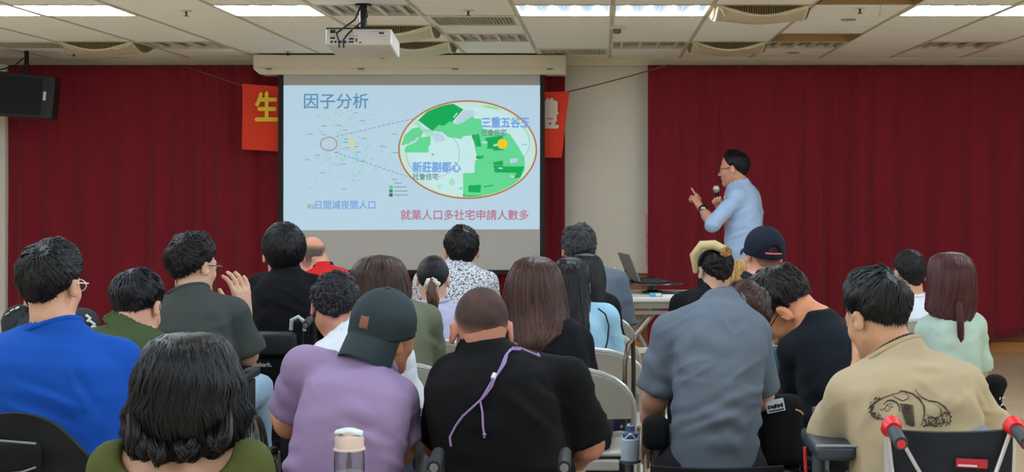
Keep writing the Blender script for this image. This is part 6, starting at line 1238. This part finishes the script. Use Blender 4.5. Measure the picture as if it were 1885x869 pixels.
P18 = person('person with golden brown hair almost hidden behind the navy cap', 8.8, (1364, 478), (1362, 545, .0), (1335, 565), (1395, 565), yaw=0, hs=.9, pz=.45, tone='fair', shirt=dict(col=(60, 60, 66), sleeve=.9), hair=dict(kind='long', mat=h_gold, n=600, L=.14, wid=.008, lev=[(476, 1358, 1370, 0, .01), (480, 1350, 1380, 0, .06), (490, 1343, 1388, 0, .09), (510, 1341, 1392, -.01, .1), (530, 1345, 1392, -.03, .08), (540, 1355, 1385, -.05, .04)]))
folding_chair(P18['P'][0], P18['P'][1]+.03, 0, 'grey folding chair under the person with golden brown hair')
def x_p19(i): dome_cap(i, rot=0, col=(18, 26, 42), brim_len=.07, strap=(196, 96, 112), tilt=5, eyelets=False)
P19 = person('person in navy cap with a pink closing strap, facing the speaker', 6.9, (1408, 418), (1392, 522, .0), (1352, 560), (1450, 560), yaw=-18, pitch=-4, roll=2, hs=1.0, dyh=.02, pz=.50, tone='warm2', shirt=dict(col=(34, 36, 46), sleeve=.9, inf=.014), hair=dict(mat=h_buzz, T=.004, side=.9, n=0, L=.012, wid=.004, lift=.001, nape=0, rough=.3, fade=.5), extra=x_p19)
folding_chair(P19['P'][0], P19['P'][1]+.03, 0, 'grey folding chair under the person in the navy cap')
P23 = person('person with short black hair and white shirt beside the long red-brown hair', 7.9, (1675, 459), (1680, 547, .0), (1632, 585), (1735, 585), yaw=-16, pitch=2, hs=1.0, pz=.50, tone='tan', shirt=dict(col=(212, 216, 224), sleeve=.8, inf=.012), hair=dict(mat=h_soft, T=.010, side=.5, n=900, L=.03, lift=.002, nape=0, rough=.5))
folding_chair(P23['P'][0], P23['P'][1]+.03, 0, 'grey folding chair under the white shirt on the right')
P24 = person('person with long red-brown hair and pale mint shirt, right', 6.6, (1752, 464), (1750, 572, .0), (1712, 612), (1788, 606), yaw=-6, pitch=2, hs=1.04, pz=.46, pel=1748, tone='fair', shirt=dict(col=(172, 192, 178), sleeve=.95, loose=.072, inf=.018, neck='crew'), fat=1.1, arms=dict(r=dict(el=(1799, 684, .03))),
    hair=dict(kind='long', mat=h_red, n=1400, L=.22, fray=.003, wid=.0065, lev=[(463, 1743, 1760, 0, .01), (466, 1728, 1775, 0, .05), (474, 1717, 1786, 0, .085), (490, 1711, 1794, -.01, .105), (520, 1709, 1796, -.02, .11), (550, 1706, 1795, -.03, .10), (570, 1702, 1792, -.05, .08), (580, 1712, 1782, -.07, .05), (588, 1735, 1775, -.08, .03)]))
strand_bunch(P24, 'loose_lock', h_red, [at(1766, 560, 6.46), at(1768, 590, 6.44), at(1769, 620, 6.44), at(1768, 648, 6.45)], (1.1, 1., .7), n=150, spread=.010, wid=.007, seed=12)
stl = thing('stool', 'round grey stool under the pale mint shirt', 'stool', (P24['P'][0], P24['P'][1]+.02, 0))
b = MB(); b.lathe([(.16, .40), (.165, .42), (.15, .435)], 28); b.build('seat', m_ch, stl, smooth=True)
for q in range(4): b = MB(); b.tube([(.12*math.cos(q*PI/2+.78), .12*math.sin(q*PI/2+.78), .40), (.17*math.cos(q*PI/2+.78), .17*math.sin(q*PI/2+.78), 0)], .011, 8); b.build('leg', m_ch2, stl, smooth=True)

# ================================================================== the standing speaker with microphone
Y25 = 10.9
def x_p25(i):
    b = MB(); W = at(1319, 352, Y25-.10)-i['base']; lo = at(1322, 390, Y25-.06)-i['base']
    b.tube([lo, W], [.012, .015], 12); mc = b.build('microphone', mat('mic_body', (30, 30, 34), .4, metal=.4), None, smooth=True, loc=tuple(i['base'])); tag(mc, 'silver-headed microphone in the hand of the standing speaker', 'microphone')
    b = MB(); b.lathe([(.001, -.028), (.018, -.022), (.026, -.004), (.026, .008), (.016, .024), (.001, .028)], 16, rot_to(W, W+(W-lo)) @ Matrix.Translation((0, 0, .016))); b.build('grille', mat('mic_silver', (176, 172, 160), .35, metal=.6), mc, smooth=True)
    b = MB(); c = at(1294, 385, Y25-.075); f = unit(at(1290, 382, Y25-.04)-at(1312, 412, Y25-.20)); M = rot_to(c-i['base'], c-i['base']+f); b.lathe([(.030, -.012), (.034, -.010), (.034, .010), (.030, .012), (.027, 0)], 20, M, caps=False); w_ = b.build('watch', mat('watch_black', (22, 22, 24), .4), i['root'], smooth=True); w_['label'] = 'black wristwatch with silver rim'
    b = MB(); q = c-i['base']+V3(-.002, -.034, .002); b.lathe([(.016, -.004), (.017, .004), (.012, .006)], 20, Matrix.Translation(q) @ Matrix.Rotation(PI/2, 4, 'X')); b.build('dial', mat('watch_steel', (150, 150, 156), .25, metal=.8), w_, smooth=True)
zf = at(1352, 277, Y25)[2]
P25 = person('standing speaker in light blue shirt, holding a microphone and pointing at the screen', Y25, (1352, 277), (1362, 338, .0), (1358, 364, -.13), (1370, 364, .14), yaw=-72, pitch=6, hs=1.0, dyh=.0, pel=1366, pz=.98, dyp=.0, tone='warm3', skin_col=(200, 140, 112), glasses=(60, 30, 26), kyph=.02, h=.0055,
    shirt=dict(col=(162, 184, 214), neck='shirt', sleeve=1.02, loose=.066, inf=.016, hem=-.14, bunch=.2, folds=[((1345, 400), (1385, 380), .008, .012), ((1335, 440), (1380, 420), .006, .012)]),
    arms=dict(l=dict(el=(1312, 412, -.20), wr=(1290, 382, -.04), hf=(-.55, .05, .83), hn=(.5, -.8, .3), hs=1, curl=(.05, 1.3, 1.35, 1.35), thumb=.2, tc=.5, s=.92),
              r=dict(el=(1352, 422, -.06), wr=(1328, 392, -.10), hf=(-.3, -.1, 1.), hn=(.3, .9, .1), hs=-1, curl=(1., 1.1, 1.15, 1.2), thumb=.5, sleeve=1.5)),
    hair=dict(mat=h_black, T=.016, side=.5, n=900, L=.045, lift=.003, nape=0, front=8), trousers=(20, 20, 26), stand=[((at(1352, 0, Y25)[0], Y25-.05, .50), (at(1352, 0, Y25)[0], Y25-.06, .08)), ((at(1375, 0, Y25)[0], Y25+.08, .50), (at(1378, 0, Y25)[0], Y25+.08, .08))], extra=x_p25)

# ================================================================== odd pieces between the seats
b = MB(); b.tube([(0, 0, .02), (0, 0, .78), (.012, .03, .85), (.03, .05, .87)], .009, 8); b.tube([(.03, .06, .02), (.035, .06, .75), (.032, .055, .87)], .009, 8); fr_ = b.build('walking_stick', mat('bronze_tube', (96, 82, 66), .3, metal=.7), smooth=True, loc=(at(1150, 0, 5.9)[0], 5.85, 0)); tag(fr_, 'folded bronze walking sticks standing by the arched chair back', 'walking stick')
jb = thing('drink_bottle', 'blue and white lidded bottle beside the slate-grey T-shirt', 'bottle', tuple(at(1160, 846, 5.0)))
b = MB(); b.lathe([(.030, 0), (.031, .05), (.029, .068), (.022, .075)], 20); b.build('body', mat('jug_clear', (176, 190, 204), .3), jb, smooth=True); b = MB(); b.lathe([(.026, .07), (.027, .088), (.016, .095), (.015, .112), (.001, .113)], 20); b.build('lid', mat('jug_blue', (66, 96, 140), .4), jb, smooth=True)
b = MB(); b.tube([(.024*math.cos(t), .024*math.sin(t), .078+.01*math.sin(t*3)) for t in np.linspace(0, 2*PI, 24, endpoint=False)], .004, 6, closed=True); b.build('lid_ring', mat('pack_white', (220, 226, 226), .6), jb, smooth=True)
jz = at(1160, 846, 5.0); b = MB(); b.lathe([(.034, 0), (.036, .01), (.012, .02), (.012, jz[2]-.02), (.036, jz[2]-.008), (.036, jz[2])], 16); tag(b.build('cup_stand', mat('wc_frame_104_116_124', (104, 116, 124), .35, metal=.6), loc=(jz[0], jz[1], 0), smooth=True), 'grey metal post carrying the blue and white bottle', 'stand')
